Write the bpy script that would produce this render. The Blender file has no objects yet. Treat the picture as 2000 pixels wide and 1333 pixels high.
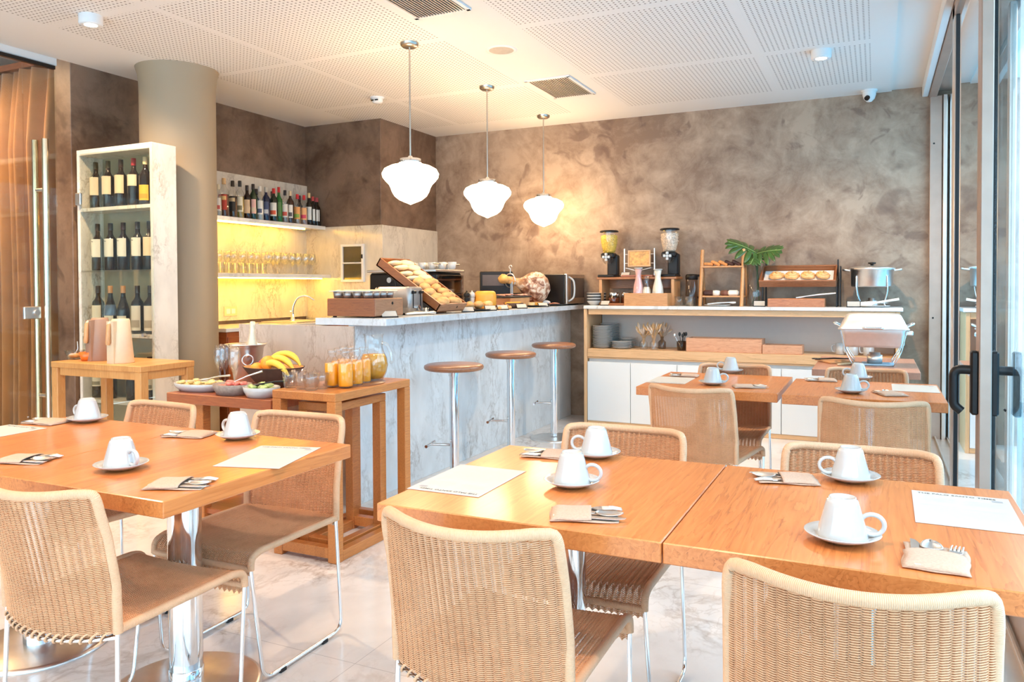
import bpy, bmesh, math, random
from mathutils import Vector, Matrix
random.seed(7)
PI = math.pi
scn = bpy.context.scene
COL = scn.collection
cos, sin = math.cos, math.sin

# ------------------------------------------------------------------ camera
F, CX, CY = 1513.6, 1000.0, 589.0            # focal length and principal point for a 2000 x 1333 frame
yaw, pitch, roll = math.radians(25.195), math.radians(1.152), math.radians(-0.263)
EYE = Vector((0, 0, 1.30))
_f = Vector((-sin(yaw), cos(yaw), 0)); _r = Vector((cos(yaw), sin(yaw), 0)); _u = Vector((0, 0, 1))
_f2 = cos(pitch)*_f - sin(pitch)*_u; _u2 = cos(pitch)*_u + sin(pitch)*_f
_r3 = cos(roll)*_r + sin(roll)*_u2; _u3 = -sin(roll)*_r + cos(roll)*_u2
cam_d = bpy.data.cameras.new('camera'); cam = bpy.data.objects.new('camera', cam_d); COL.objects.link(cam)
cam.matrix_world = Matrix(((_r3.x, _u3.x, -_f2.x, EYE.x), (_r3.y, _u3.y, -_f2.y, EYE.y), (_r3.z, _u3.z, -_f2.z, EYE.z), (0, 0, 0, 1)))
cam_d.sensor_width = 36; cam_d.lens = F/2000*36; cam_d.shift_y = -(666.5-CY)/2000; cam_d.clip_start = .02
scn.camera = cam

def ray(x, y): return _f2 + _r3*((x-CX)/F) - _u3*((y-CY)/F)
def Zp(x, y, z): d = ray(x, y); return EYE + d*((z-EYE.z)/d.z)          # where a sight line meets the level z
def Yp(x, y, Y): d = ray(x, y); return EYE + d*(Y/d.y)
def Xp(x, y, X): d = ray(x, y); return EYE + d*(X/d.x)

# ------------------------------------------------------------------ light and exposure
scn.view_settings.view_transform = 'Standard'; scn.view_settings.look = 'None'
scn.view_settings.gamma = 1; scn.view_settings.use_curve_mapping = False
scn.view_settings.exposure = 1.36
w = bpy.data.worlds.new('sky'); scn.world = w; w.use_nodes = True
bg = w.node_tree.nodes['Background']; bg.inputs[0].default_value = (.57, .79, 1, 1); bg.inputs[1].default_value = 3.1
scn.cycles.max_bounces = 10; scn.cycles.diffuse_bounces = 5; scn.cycles.glossy_bounces = 5
scn.cycles.transmission_bounces = 8; scn.cycles.transparent_max_bounces = 24
scn.cycles.caustics_reflective = False; scn.cycles.caustics_refractive = False
scn.cycles.sample_clamp_indirect = 6
scn.cycles.use_denoising = True

def lamp(kind, loc, energy, color, size=.1, rot=None, **kw):
    l = bpy.data.lights.new(kind.lower()+'_light', kind); l.energy = energy; l.color = color
    if kind == 'AREA':
        l.shape = 'RECTANGLE'; l.size = size[0]; l.size_y = size[1]
    elif kind == 'SUN': l.angle = size
    else: l.shadow_soft_size = size
    for k, v in kw.items(): setattr(l, k, v)
    o = bpy.data.objects.new(kind.lower()+'_light', l); COL.objects.link(o); o.location = loc
    if rot: o.rotation_euler = rot
    return o
# sky portals in the two glazed sides
po = lamp('AREA', (.62, 2.2, 1.45), 1, (1, 1, 1), (10.2, 2.9), (0, math.radians(90), 0)); po.data.cycles.is_portal = True
po.data.size, po.data.size_y = 2.9, 10.2
po = lamp('AREA', (-3.2, -3.1, 1.45), 1, (1, 1, 1), (7.4, 2.9), (math.radians(90), 0, 0)); po.data.cycles.is_portal = True

# ------------------------------------------------------------------ bookkeeping
def link(o, parent=None):
    COL.objects.link(o)
    if parent is not None: o.parent = parent
    return o
def tag(o, label=None, cat=None, group=None, kind=None):
    if label: o['label'] = label
    if cat: o['category'] = cat
    if group: o['group'] = group
    if kind: o['kind'] = kind
    return o
def thing(name, label, cat, loc=(0, 0, 0), rz=0, group=None):
    o = bpy.data.objects.new(name, None); link(o); o.location = loc; o.rotation_euler = (0, 0, rz)
    o.empty_display_size = .05
    return tag(o, label, cat, group)
def copy_tree(o, label=None, loc=None, rz=None, group=None):
    def rec(s, par):
        c = s.copy(); COL.objects.link(c)
        if par is not None: c.parent = par
        for ch in list(s.children): rec(ch, c)
        return c
    c = rec(o, None)
    if label: c['label'] = label
    if group: c['group'] = group
    if loc is not None: c.location = loc
    if rz is not None: c.rotation_euler = (0, 0, rz)
    return c

# ------------------------------------------------------------------ mesh builder
class MB:
    def __init__(s): s.v = []; s.f = []; s.uv = []; s.sm = []
    def add(s, vs, fs, uvs=None, smooth=False, M=None):
        b = len(s.v)
        for p in vs: s.v.append(tuple(M @ Vector(p)) if M is not None else tuple(p))
        for i, f in enumerate(fs):
            s.f.append([b+k for k in f]); s.sm.append(smooth)
            s.uv.append(uvs[i] if uvs else [(0, 0)]*len(f))
        return s
    def box(s, c, d, bev=.002, M=None, rz=0):
        x, y, z = d[0]/2, d[1]/2, d[2]/2
        b = min(bev, x*.49, y*.49, z*.49)
        R = Matrix.Translation(c) @ Matrix.Rotation(rz, 4, 'Z')
        if M is not None: R = M @ R
        if b <= 0:
            vs = [(i*x, j*y, k*z) for i in (-1, 1) for j in (-1, 1) for k in (-1, 1)]
            fs = [(0, 1, 3, 2), (4, 6, 7, 5), (0, 4, 5, 1), (2, 3, 7, 6), (0, 2, 6, 4), (1, 5, 7, 3)]
            return s.add(vs, fs, M=R)
        vs = []; ix = {}
        for i in (-1, 1):
            for j in (-1, 1):
                for k in (-1, 1):
                    for a in range(3):
                        e = [b, b, b]; e[a] = 0
                        ix[(i, j, k, a)] = len(vs); vs.append((i*(x-e[0]), j*(y-e[1]), k*(z-e[2])))
        fs = []
        def fix(q):   # outward winding
            c0 = sum((Vector(vs[t]) for t in q), Vector())/len(q)
            n = (Vector(vs[q[1]])-Vector(vs[q[0]])).cross(Vector(vs[q[2]])-Vector(vs[q[1]]))
            fs.append(q if n.dot(c0) > 0 else q[::-1])
        for a in range(3):
            o1, o2 = [t for t in range(3) if t != a]
            for sg in (-1, 1):
                q = []
                for p1, p2 in ((-1, -1), (1, -1), (1, 1), (-1, 1)):
                    t = [0, 0, 0]; t[a] = sg; t[o1] = p1; t[o2] = p2; q.append(ix[(t[0], t[1], t[2], a)])
                fix(q)
            for p1 in (-1, 1):
                for p2 in (-1, 1):
                    t0 = [0, 0, 0]; t0[a] = -1; t0[o1] = p1; t0[o2] = p2
                    t1 = list(t0); t1[a] = 1
                    fix([ix[(*t0, o1)], ix[(*t0, o2)], ix[(*t1, o2)], ix[(*t1, o1)]])
        for i in (-1, 1):
            for j in (-1, 1):
                for k in (-1, 1): fix([ix[(i, j, k, 0)], ix[(i, j, k, 1)], ix[(i, j, k, 2)]])
        return s.add(vs, fs, M=R)
    def lathe(s, prof, n=24, c=(0, 0, 0), M=None, cap0=True, cap1=True, sq=None):
        T = Matrix.Translation(c)
        if M is not None: T = M @ T
        vs = []; m = len(prof); fs = []
        for (r, z) in prof:
            for i in range(n):
                a = 2*PI*i/n; k = 1
                if sq: k = sq(a)
                vs.append((r*k*cos(a), r*k*sin(a), z))
        for j in range(m-1):
            for i in range(n):
                i2 = (i+1) % n
                fs.append((j*n+i, j*n+i2, (j+1)*n+i2, (j+1)*n+i))
        uv = [[(f[0] % n/n, 0)]*4 for f in fs]
        s.add(vs, fs, uv, True, T)
        if cap0 and prof[0][0] > 1e-5: s.add(vs[:n], [list(range(n))[::-1]], None, False, T)
        if cap1 and prof[-1][0] > 1e-5: s.add(vs[-n:], [list(range(n))], None, False, T)
        return s
    def cyl(s, p0, p1, r, n=12, r1=None): return s.tube([p0, p1], r, n, r1=r1)
    def tube(s, path, r, n=8, closed=False, r1=None, flat=1.0, caps=True, ref=None):
        P = [Vector(p) for p in path]; m = len(P)
        T = []
        for i in range(m):
            if closed: t = P[(i+1) % m]-P[i-1]
            else: t = P[min(i+1, m-1)]-P[max(i-1, 0)]
            T.append(t.normalized() if t.length > 1e-9 else Vector((0, 0, 1)))
        u = Vector(ref) if ref else (Vector((0, 0, 1)) if abs(T[0].z) < .9 else Vector((1, 0, 0)))
        vs = []; L = 0; ls = []
        for i in range(m):
            u = (u - T[i]*u.dot(T[i]))
            u = u.normalized() if u.length > 1e-6 else T[i].orthogonal().normalized()
            wv = T[i].cross(u)
            rr = r[i] if isinstance(r, (list, tuple)) else (r if r1 is None else r+(r1-r)*i/(m-1))
            if i: L += (P[i]-P[i-1]).length
            ls.append(L)
            for k in range(n):
                a = 2*PI*k/n; vs.append(P[i] + u*(cos(a)*rr) + wv*(sin(a)*rr*flat))
        fs = []; uv = []
        for i in range(m if closed else m-1):
            j = (i+1) % m; l1 = ls[i]; l2 = ls[j] if j else L+(P[0]-P[-1]).length
            for k in range(n):
                k2 = (k+1) % n
                fs.append((i*n+k, j*n+k, j*n+k2, i*n+k2)[::-1]); uv.append([(l1, (k+1)/n), (l2, (k+1)/n), (l2, k/n), (l1, k/n)])
        s.add(vs, fs, uv, True)
        if caps and not closed:
            s.add(vs[:n], [list(range(n))], None); s.add(vs[-n:], [list(range(n))[::-1]], None)
        return s
    def prism(s, poly, z0, z1, M=None, smooth=False):
        n = len(poly); vs = [(x, y, z0) for x, y in poly]+[(x, y, z1) for x, y in poly]
        ar = sum(poly[i][0]*poly[(i+1) % n][1]-poly[(i+1) % n][0]*poly[i][1] for i in range(n))
        top = [n+i for i in range(n)]; bot = list(range(n))[::-1]
        sd = [(i, (i+1) % n, n+(i+1) % n, n+i) for i in range(n)]
        if ar < 0: top = top[::-1]; bot = bot[::-1]; sd = [q[::-1] for q in sd]
        s.add(vs, [top, bot], None, False, M); s.add(vs, sd, None, smooth, M)
        return s
    def grid(s, fn, nu, nv, smooth=True, thick=0, M=None):
        vs = [fn(i/nu, j/nv) for j in range(nv+1) for i in range(nu+1)]
        fs = [(j*(nu+1)+i, j*(nu+1)+i+1, (j+1)*(nu+1)+i+1, (j+1)*(nu+1)+i) for j in range(nv) for i in range(nu)]
        uv = [[(i/nu, j/nv), ((i+1)/nu, j/nv), ((i+1)/nu, (j+1)/nv), (i/nu, (j+1)/nv)] for j in range(nv) for i in range(nu)]
        return s.add(vs, fs, uv, smooth, M)
    def blob(s, c, d, n=14, m=10, noise=0, M=None, seed=0, rot=None):
        rnd = random.Random(seed); ph = [rnd.uniform(0, 6.28) for _ in range(6)]
        vs = [(0, 0, -1)]
        for j in range(1, m):
            t = PI*j/m
            for i in range(n):
                a = 2*PI*i/n
                k = 1+noise*(sin(2*a+ph[0]+2*t)+.7*sin(3*a+ph[1])*sin(3*t+ph[2])+.5*sin(5*a+ph[3]+4*t))
                vs.append((sin(t)*cos(a)*k, sin(t)*sin(a)*k, -cos(t)*k))
        vs.append((0, 0, 1)); fs = []
        for i in range(n): fs.append((0, 1+(i+1) % n, 1+i))
        for j in range(m-2):
            for i in range(n):
                a = 1+j*n; i2 = (i+1) % n; fs.append((a+i, a+i2, a+n+i2, a+n+i))
        e = 1+(m-2)*n
        for i in range(n): fs.append((e+i, e+(i+1) % n, len(vs)-1))
        T = Matrix.Translation(c)
        if rot: T = T @ Matrix.Rotation(rot[2], 4, 'Z') @ Matrix.Rotation(rot[1], 4, 'Y') @ Matrix.Rotation(rot[0], 4, 'X')
        T = T @ Matrix.Diagonal((d[0]/2, d[1]/2, d[2]/2, 1))
        if M is not None: T = M @ T
        return s.add(vs, fs, None, True, T)
    def build(s, name, mat, parent=None, solid=0, loc=None):
        me = bpy.data.meshes.new(name); me.from_pydata(s.v, [], s.f)
        me.polygons.foreach_set('use_smooth', s.sm)
        ul = me.uv_layers.new(name='UVMap'); flat = []
        for q in s.uv:
            for a in q: flat += [a[0], a[1]]
        ul.data.foreach_set('uv', flat)
        if mat is not None: me.materials.append(mat)
        me.update()
        o = bpy.data.objects.new(name, me); link(o, parent)
        if solid:
            md = o.modifiers.new('thickness', 'SOLIDIFY'); md.thickness = abs(solid); md.offset = 0
        if loc is not None: o.location = loc
        return o
def smooth_path(pts, rad=.03, n=5):
    """polyline with rounded corners"""
    P = [Vector(p) for p in pts]; out = [P[0]]
    for i in range(1, len(P)-1):
        a, b, c = P[i-1], P[i], P[i+1]
        r = min(rad, (a-b).length*.48, (c-b).length*.48)
        p, q = b+(a-b).normalized()*r, b+(c-b).normalized()*r
        for k in range(n+1):
            t = k/n; out.append(p*(1-t)**2+b*2*t*(1-t)+q*t*t)
    out.append(P[-1]); return out
def part(name, mb, mat, parent, **k):
    o = mb.build(name, mat, parent, **{a: b for a, b in k.items() if a in ('solid', 'loc')})
    if 'label' in k: o['label'] = k['label']
    return o
# ------------------------------------------------------------------ materials
def new_mat(name):
    m = bpy.data.materials.new(name); m.use_nodes = True
    return m, m.node_tree, m.node_tree.nodes['Principled BSDF']
def nd(nt, typ, ins=None, **attrs):
    n = nt.nodes.new(typ)
    for k, v in attrs.items(): setattr(n, k, v)
    for k, v in (ins or {}).items():
        if isinstance(v, bpy.types.NodeSocket): nt.links.new(v, n.inputs[k])
        else: n.inputs[k].default_value = v
    return n
def math_(nt, op, a, b=0.0, c=None):
    n = nd(nt, 'ShaderNodeMath', {0: a, 1: b}, operation=op)
    if c is not None: n.inputs[2].default_value = c
    return n.outputs[0]
def c4(c): return (c[0], c[1], c[2], 1)
def ramp(nt, fac, stops):
    n = nd(nt, 'ShaderNodeValToRGB', {0: fac}); e = n.color_ramp.elements
    e[0].position, e[0].color = stops[0][0], c4(stops[0][1]); e[1].position, e[1].color = stops[-1][0], c4(stops[-1][1])
    for p, c in stops[1:-1]:
        x = e.new(p); x.color = c4(c)
    return n.outputs[0]
def bump(nt, bs, h, strength=.2, dist=.002):
    b = nd(nt, 'ShaderNodeBump', {'Strength': strength, 'Distance': dist, 'Height': h}); nt.links.new(b.outputs[0], bs.inputs['Normal'])
def plain(name, col, rough=.5, metal=0, var=.06, scale=30, coat=0, bmp=0, spec=.5, sheen=0):
    m, nt, bs = new_mat(name)
    tc = nd(nt, 'ShaderNodeTexCoord').outputs['Object']
    no = nd(nt, 'ShaderNodeTexNoise', {'Vector': tc, 'Scale': scale, 'Detail': 3.0})
    c = ramp(nt, no.outputs['Fac'], [(.3, [x*(1-var) for x in col]), (.7, [min(1, x*(1+var)) for x in col])])
    nt.links.new(c, bs.inputs['Base Color'])
    bs.inputs['Roughness'].default_value = rough; bs.inputs['Metallic'].default_value = metal
    bs.inputs['Coat Weight'].default_value = coat; bs.inputs['Specular IOR Level'].default_value = spec
    bs.inputs['Sheen Weight'].default_value = sheen
    if bmp: bump(nt, bs, no.outputs['Fac'], bmp, .003)
    return m
def wood(name, c1, c2, axis=1, rough=.35, coat=.3, scale=1.0, dark=None, world=False):
    m, nt, bs = new_mat(name)
    tc = nd(nt, 'ShaderNodeNewGeometry').outputs['Position'] if world else nd(nt, 'ShaderNodeTexCoord').outputs['Object']
    sc = [13*scale]*3; sc[axis] = .8*scale
    mp = nd(nt, 'ShaderNodeMapping', {'Vector': tc, 'Scale': sc})
    n1 = nd(nt, 'ShaderNodeTexNoise', {'Vector': mp.outputs[0], 'Scale': 1.6, 'Detail': 5.0, 'Distortion': .6})
    ring = math_(nt, 'FRACT', math_(nt, 'MULTIPLY', n1.outputs['Fac'], 9.0))
    n2 = nd(nt, 'ShaderNodeTexNoise', {'Vector': mp.outputs[0], 'Scale': 9.0, 'Detail': 4.0})
    # boards: each strip of wood slightly different
    sep = nd(nt, 'ShaderNodeSeparateXYZ', {0: tc})
    ax = 'Y' if axis == 0 else 'X'
    bd = math_(nt, 'FLOOR', math_(nt, 'MULTIPLY', sep.outputs[ax], 8.3*scale))
    wn = nd(nt, 'ShaderNodeTexWhiteNoise', {'W': bd}, noise_dimensions='1D')
    f = math_(nt, 'MULTIPLY_ADD', math_(nt, 'POWER', ring, .45), .36, -.06)
    f = math_(nt, 'ADD', f, math_(nt, 'MULTIPLY', n2.outputs['Fac'], .55))
    f = math_(nt, 'ADD', f, math_(nt, 'MULTIPLY', wn.outputs[0], .22))
    d = dark or [x*.55 for x in c2]
    col = ramp(nt, f, [(.16, d), (.40, c2), (.80, c1)])
    nt.links.new(col, bs.inputs['Base Color'])
    bs.inputs['Roughness'].default_value = rough; bs.inputs['Coat Weight'].default_value = coat; bs.inputs['Coat Roughness'].default_value = .12
    bump(nt, bs, n2.outputs['Fac'], .06, .001)
    return m
def marble(name, base=(.86, .84, .81), vein=(.45, .42, .4), rough=.12, scale=1.0, tiles=None, amount=.55, vscale=2.2):
    m, nt, bs = new_mat(name)
    tc = nd(nt, 'ShaderNodeMapping', {'Vector': nd(nt, 'ShaderNodeNewGeometry').outputs['Position'], 'Rotation': (.35, .25, .5), 'Scale': (1.5, 1.1, .6)}).outputs[0]
    w1 = nd(nt, 'ShaderNodeTexNoise', {'Vector': tc, 'Scale': vscale*scale, 'Detail': 8.0, 'Roughness': .62, 'Distortion': .5})
    v = math_(nt, 'ABSOLUTE', math_(nt, 'SUBTRACT', w1.outputs['Fac'], .5))
    v = math_(nt, 'SUBTRACT', 1.0, math_(nt, 'MINIMUM', math_(nt, 'MULTIPLY', v, 26.0), 1.0))
    w2 = nd(nt, 'ShaderNodeTexNoise', {'Vector': tc, 'Scale': 9*scale, 'Detail': 6.0, 'Distortion': .5})
    v2 = math_(nt, 'ABSOLUTE', math_(nt, 'SUBTRACT', w2.outputs['Fac'], .5))
    v2 = math_(nt, 'SUBTRACT', 1.0, math_(nt, 'MINIMUM', math_(nt, 'MULTIPLY', v2, 30.0), 1.0))
    msk = nd(nt, 'ShaderNodeTexNoise', {'Vector': tc, 'Scale': 1.6*scale, 'Detail': 3.0})
    mk = math_(nt, 'MULTIPLY', math_(nt, 'MAXIMUM', math_(nt, 'SUBTRACT', msk.outputs['Fac'], .42), 0.0), 4.0)
    f = math_(nt, 'ADD', math_(nt, 'MULTIPLY', v, amount), math_(nt, 'MULTIPLY', v2, amount*.55))
    f = math_(nt, 'MINIMUM', math_(nt, 'MULTIPLY', f, mk), 1.0)
    cl = nd(nt, 'ShaderNodeTexNoise', {'Vector': tc, 'Scale': 3.5*scale, 'Detail': 5.0})
    cb = ramp(nt, cl.outputs['Fac'], [(.3, [x*.86 for x in base]), (.65, base)])
    mx = nd(nt, 'ShaderNodeMix', {'Factor': f}, data_type='RGBA')
    nt.links.new(cb, mx.inputs[6]); mx.inputs[7].default_value = c4(vein)
    out = mx.outputs[2]
    if tiles:
        sep = nd(nt, 'ShaderNodeSeparateXYZ', {0: nd(nt, 'ShaderNodeNewGeometry').outputs['Position']}); g = None
        for ax, (size, off) in zip('XYZ', tiles):
            if not size: continue
            a = math_(nt, 'FRACT', math_(nt, 'MULTIPLY_ADD', sep.outputs[ax], 1/size, off))
            a = math_(nt, 'MINIMUM', a, math_(nt, 'SUBTRACT', 1.0, a))
            l = math_(nt, 'LESS_THAN', a, .0012/size)
            g = l if g is None else math_(nt, 'MAXIMUM', g, l)
        m2 = nd(nt, 'ShaderNodeMix', {'Factor': math_(nt, 'MULTIPLY', g, .55)}, data_type='RGBA')
        nt.links.new(out, m2.inputs[6]); m2.inputs[7].default_value = (.25, .22, .2, 1); out = m2.outputs[2]
    nt.links.new(out, bs.inputs['Base Color']); bs.inputs['Roughness'].default_value = rough
    return m
def concrete(name, c1, c2, rough=.55, scale=1.0, c3=None):
    m, nt, bs = new_mat(name)
    tc = nd(nt, 'ShaderNodeNewGeometry').outputs['Position']
    a = nd(nt, 'ShaderNodeTexNoise', {'Vector': tc, 'Scale': 1.5*scale, 'Detail': 8.0, 'Roughness': .62, 'Distortion': .9})
    b = nd(nt, 'ShaderNodeTexNoise', {'Vector': tc, 'Scale': 6*scale, 'Detail': 7.0, 'Roughness': .7, 'Distortion': .5})
    v = nd(nt, 'ShaderNodeTexNoise', {'Vector': tc, 'Scale': 3.2*scale, 'Detail': 3.0, 'Distortion': 1.5})
    f = math_(nt, 'ADD', math_(nt, 'MULTIPLY', a.outputs['Fac'], .62), math_(nt, 'MULTIPLY', b.outputs['Fac'], .38))
    col = ramp(nt, f, [(.41, c1), (.5, [(x+y)/2 for x, y in zip(c1, c2)]), (.59, c2)])
    dk = math_(nt, 'MINIMUM', math_(nt, 'MAXIMUM', math_(nt, 'MULTIPLY', math_(nt, 'SUBTRACT', v.outputs['Fac'], .6), 7.0), 0.0), .6)
    mx = nd(nt, 'ShaderNodeMix', {'Factor': dk}, data_type='RGBA'); nt.links.new(col, mx.inputs[6]); mx.inputs[7].default_value = c4(c3 or [x*.6 for x in c1])
    nt.links.new(mx.outputs[2], bs.inputs['Base Color']); bs.inputs['Roughness'].default_value = rough
    bump(nt, bs, b.outputs['Fac'], .12, .004)
    return m
def glass(name, tint=(1, 1, 1), fres=1.45, strength=1.0, body=.0, rough=0.0, edge=0):
    """thin pane: see-through with the mirror share that the angle gives"""
    m, nt, bs = new_mat(name); nt.nodes.remove(bs)
    out = nt.nodes['Material Output']
    tr = nd(nt, 'ShaderNodeBsdfTransparent', {'Color': c4(tint)}); gl = nd(nt, 'ShaderNodeBsdfGlossy', {'Roughness': rough, 'Color': (1, 1, 1, 1)})
    if edge:      # thicker glass along the outline swallows more light
        lw = nd(nt, 'ShaderNodeLayerWeight', {'Blend': .35})
        cr = ramp(nt, lw.outputs['Facing'], [(.35, tint), (.95, [x*edge for x in tint])]); nt.links.new(cr, tr.inputs['Color'])
    bf = nd(nt, 'ShaderNodeNewGeometry').outputs['Backfacing']      # same mirror share on both faces of the pane
    ior = math_(nt, 'ADD', math_(nt, 'MULTIPLY', bf, 1/fres-fres), fres)
    fr = nd(nt, 'ShaderNodeFresnel', {'IOR': ior})
    fac = math_(nt, 'MINIMUM', math_(nt, 'MULTIPLY_ADD', fr.outputs[0], strength, body), 1.0)
    mx = nd(nt, 'ShaderNodeMixShader', {0: fac, 1: tr.outputs[0], 2: gl.outputs[0]}); nt.links.new(mx.outputs[0], out.inputs[0])
    return m
def emit(name, col, strength):
    m, nt, bs = new_mat(name); bs.inputs['Base Color'].default_value = c4(col)
    bs.inputs['Emission Color'].default_value = c4(col); bs.inputs['Emission Strength'].default_value = strength
    return m
def rattan(name, base, dark, wrap=False):
    m, nt, bs = new_mat(name)
    tc = nd(nt, 'ShaderNodeTexCoord'); 
    n1 = nd(nt, 'ShaderNodeTexNoise', {'Vector': tc.outputs['Object'], 'Scale': 14.0, 'Detail': 4.0})
    n2 = nd(nt, 'ShaderNodeTexNoise', {'Vector': tc.outputs['Object'], 'Scale': 160.0, 'Detail': 2.0})
    f = math_(nt, 'ADD', math_(nt, 'MULTIPLY', n1.outputs['Fac'], .6), math_(nt, 'MULTIPLY', n2.outputs['Fac'], .4))
    col = ramp(nt, f, [(.30, [(x+y)/2 for x, y in zip(base, dark)]), (.52, base), (.75, [min(1, x*1.10) for x in base])])
    nt.links.new(col, bs.inputs['Base Color']); bs.inputs['Roughness'].default_value = .42
    if wrap:
        sp = nd(nt, 'ShaderNodeSeparateXYZ', {0: tc.outputs['UV']})
        wv = math_(nt, 'ABSOLUTE', math_(nt, 'SINE', math_(nt, 'MULTIPLY', sp.outputs['X'], PI/.0032)))
        wv = math_(nt, 'POWER', wv, .5)
        bump(nt, bs, wv, .8, .0012)
    return m
M = {}
M['table'] = wood('table_wood', (.70, .245, .068), (.56, .170, .040), 1, .3, .22, 1.0, (.33, .085, .018), world=True)
M['teak'] = wood('teak', (.60, .225, .055), (.44, .14, .032), 1, .4, .2, 2.0, (.24, .08, .02))
M['teakx'] = wood('teak_long', (.55, .23, .07), (.40, .14, .04), 0, .4, .2, 2.0, (.24, .08, .02))
M['redwood'] = wood('red_wood', (.42, .12, .035), (.30, .075, .022), 0, .35, .3, 2.0, (.17, .04, .012))
M['walnut'] = wood('walnut', (.34, .115, .03), (.22, .065, .018), 0, .4, .25, 2.5, (.08, .022, .01))
M['pine'] = wood('pale_pine', (.78, .50, .27), (.70, .41, .20), 0, .5, .1, 1.0, (.5, .3, .14))
M['pinez'] = wood('pale_pine_upright', (.78, .50, .27), (.70, .41, .20), 2, .5, .1, 1.0, (.5, .3, .14))
M['lightwood'] = wood('light_wood', (.70, .38, .17), (.58, .28, .11), 0, .5, .1, 2.0, (.4, .17, .06))
M['lightwoodz'] = wood('light_wood_upright', (.70, .38, .17), (.58, .28, .11), 2, .5, .1, 2.0, (.4, .17, .06))
M['oak'] = wood('oak', (.70, .35, .12), (.58, .25, .07), 2, .45, .15, 2.0, (.45, .2, .05))
M['chop'] = wood('ribbed_wood', (.5, .26, .17), (.40, .18, .11), 1, .5, .1, 3.5, (.28, .12, .07))
M['marble'] = marble('white_marble', (.82, .80, .77), (.42, .39, .36), .18, 1.3, amount=.6)
M['marble_bar'] = marble('bar_marble', (.70, .73, .74), (.36, .34, .32), .22, 2.0, tiles=((0, 0), (.62, .13), (0, 0)), amount=.75, vscale=3)
M['floor'] = marble('floor_marble', (.83, .77, .72), (.44, .35, .29), .15, .9, tiles=((1.2, .35), (1.2, .2), (0, 0)), amount=.62)
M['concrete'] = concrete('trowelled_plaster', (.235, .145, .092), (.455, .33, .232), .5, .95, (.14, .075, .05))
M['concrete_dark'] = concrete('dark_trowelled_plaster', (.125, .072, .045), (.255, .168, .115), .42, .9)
M['column'] = plain('column_paint', (.38, .295, .195), .6, var=.03, scale=2)
M['white'] = plain('white_paint', (.80, .79, .77), .5, var=.01, scale=4)
M['ceram'] = plain('white_ceramic', (.53, .52, .50), .12, var=.01, coat=.5)
M['lacquer'] = plain('white_lacquer', (.80, .81, .80), .3, var=.01, scale=3)
M['chrome'] = plain('chrome', (.80, .80, .80), .08, 1, .02)
M['steel'] = plain('brushed_steel', (.74, .71, .68), .33, 1, .04)
M['grey_metal'] = plain('grey_metal', (.42, .38, .35), .42, .9, .03)
M['seatwood'] = wood('seat_wood', (.42, .18, .085), (.30, .115, .05), 0, .35, .3, 2.0, (.16, .055, .022))
M['satin'] = plain('satin_steel', (.78, .74, .70), .48, 1, .03)
M['nickel'] = plain('brushed_nickel', (.55, .48, .40), .3, 1, .05)
M['alu'] = plain('anodised_aluminium', (.46, .33, .26), .4, .55, .06, 8)
M['alul'] = plain('pale_aluminium', (.66, .57, .50), .35, .7, .05, 8)
M['black'] = plain('black_plastic', (.012, .009, .008), .38, 0, .1, spec=.3)
M['blackm'] = plain('black_metal', (.02, .018, .018), .45, .3, .1)
M['rubber'] = plain('black_rubber', (.015, .013, .013), .7)
M['rattan'] = rattan('rattan_weave', (.70, .36, .18), (.45, .18, .07))
M['wrap'] = rattan('rattan_binding', (.73, .42, .235), (.60, .32, .155), True)
M['glass'] = glass('clear_glass', (.97, .98, .97), 1.5, 1.0, .02)
M['glassy'] = glass('drinking_glass', (.96, .96, .95), 1.5, 1.0, .03, edge=.66)
M['pane'] = glass('door_glass', (.84, .91, .93), 1.52, 1.5, .03)
M['pane_clear'] = glass('cabinet_glass', (.95, .95, .9), 1.5, .8, .01)
M['smoke'] = glass('smoked_glass', (.62, .54, .48), 1.45, .9, .02)
M['paper'] = plain('paper', (.56, .515, .45), .8, var=.01)
M['ink'] = plain('printed_ink', (.10, .09, .09), .8)
M['inkl'] = plain('pale_print', (.62, .58, .53), .8)
M['napkin'] = plain('knit_napkin', (.52, .36, .26), .95, var=.08, scale=200, bmp=.3)
M['curtain'] = plain('brown_velvet', (.42, .19, .07), .8, var=.12, scale=6, sheen=.4)
M['bread'] = plain('bread_crust', (.66, .35, .13), .75, var=.28, scale=25, bmp=.3)
M['breadl'] = plain('pale_bread', (.82, .62, .36), .8, var=.12, scale=25, bmp=.3)
M['pastry'] = plain('glazed_pastry', (.80, .43, .16), .45, var=.25, scale=40, bmp=.5, coat=.2)
M['cheese'] = plain('waxed_cheese', (.85, .38, .045), .4, var=.04)
M['banana'] = plain('banana_skin', (.88, .60, .07), .5, var=.06)
M['orange'] = plain('orange_skin', (.90, .34, .03), .5, var=.08, scale=80, bmp=.2)
M['apple'] = plain('apple_skin', (.55, .06, .05), .35, var=.3, scale=12)
M['kiwi'] = plain('kiwi_skin', (.26, .13, .05), .9, var=.2)
M['juice'] = plain('orange_juice', (.95, .36, .002), .35, var=.02)
M['lemonade'] = plain('lemon_drink', (.72, .34, .03), .2, var=.15, scale=20)
M['leaf'] = plain('monstera_leaf', (.04, .10, .018), .35, var=.3, scale=14, coat=.3)
M['choc'] = plain('chocolate_cake', (.07, .022, .014), .6, var=.2)
M['cake'] = plain('golden_cake', (.70, .30, .09), .7, var=.2, bmp=.2)
M['pink'] = plain('pink_yoghurt', (.85, .50, .47), .3, var=.01)
M['milk'] = plain('milk', (.88, .84, .74), .3, var=.01)
M['slate'] = plain('slate', (.03, .028, .027), .6)
M['coffee_can'] = plain('brown_enamel', (.36, .215, .145), .45, var=.03)
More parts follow.
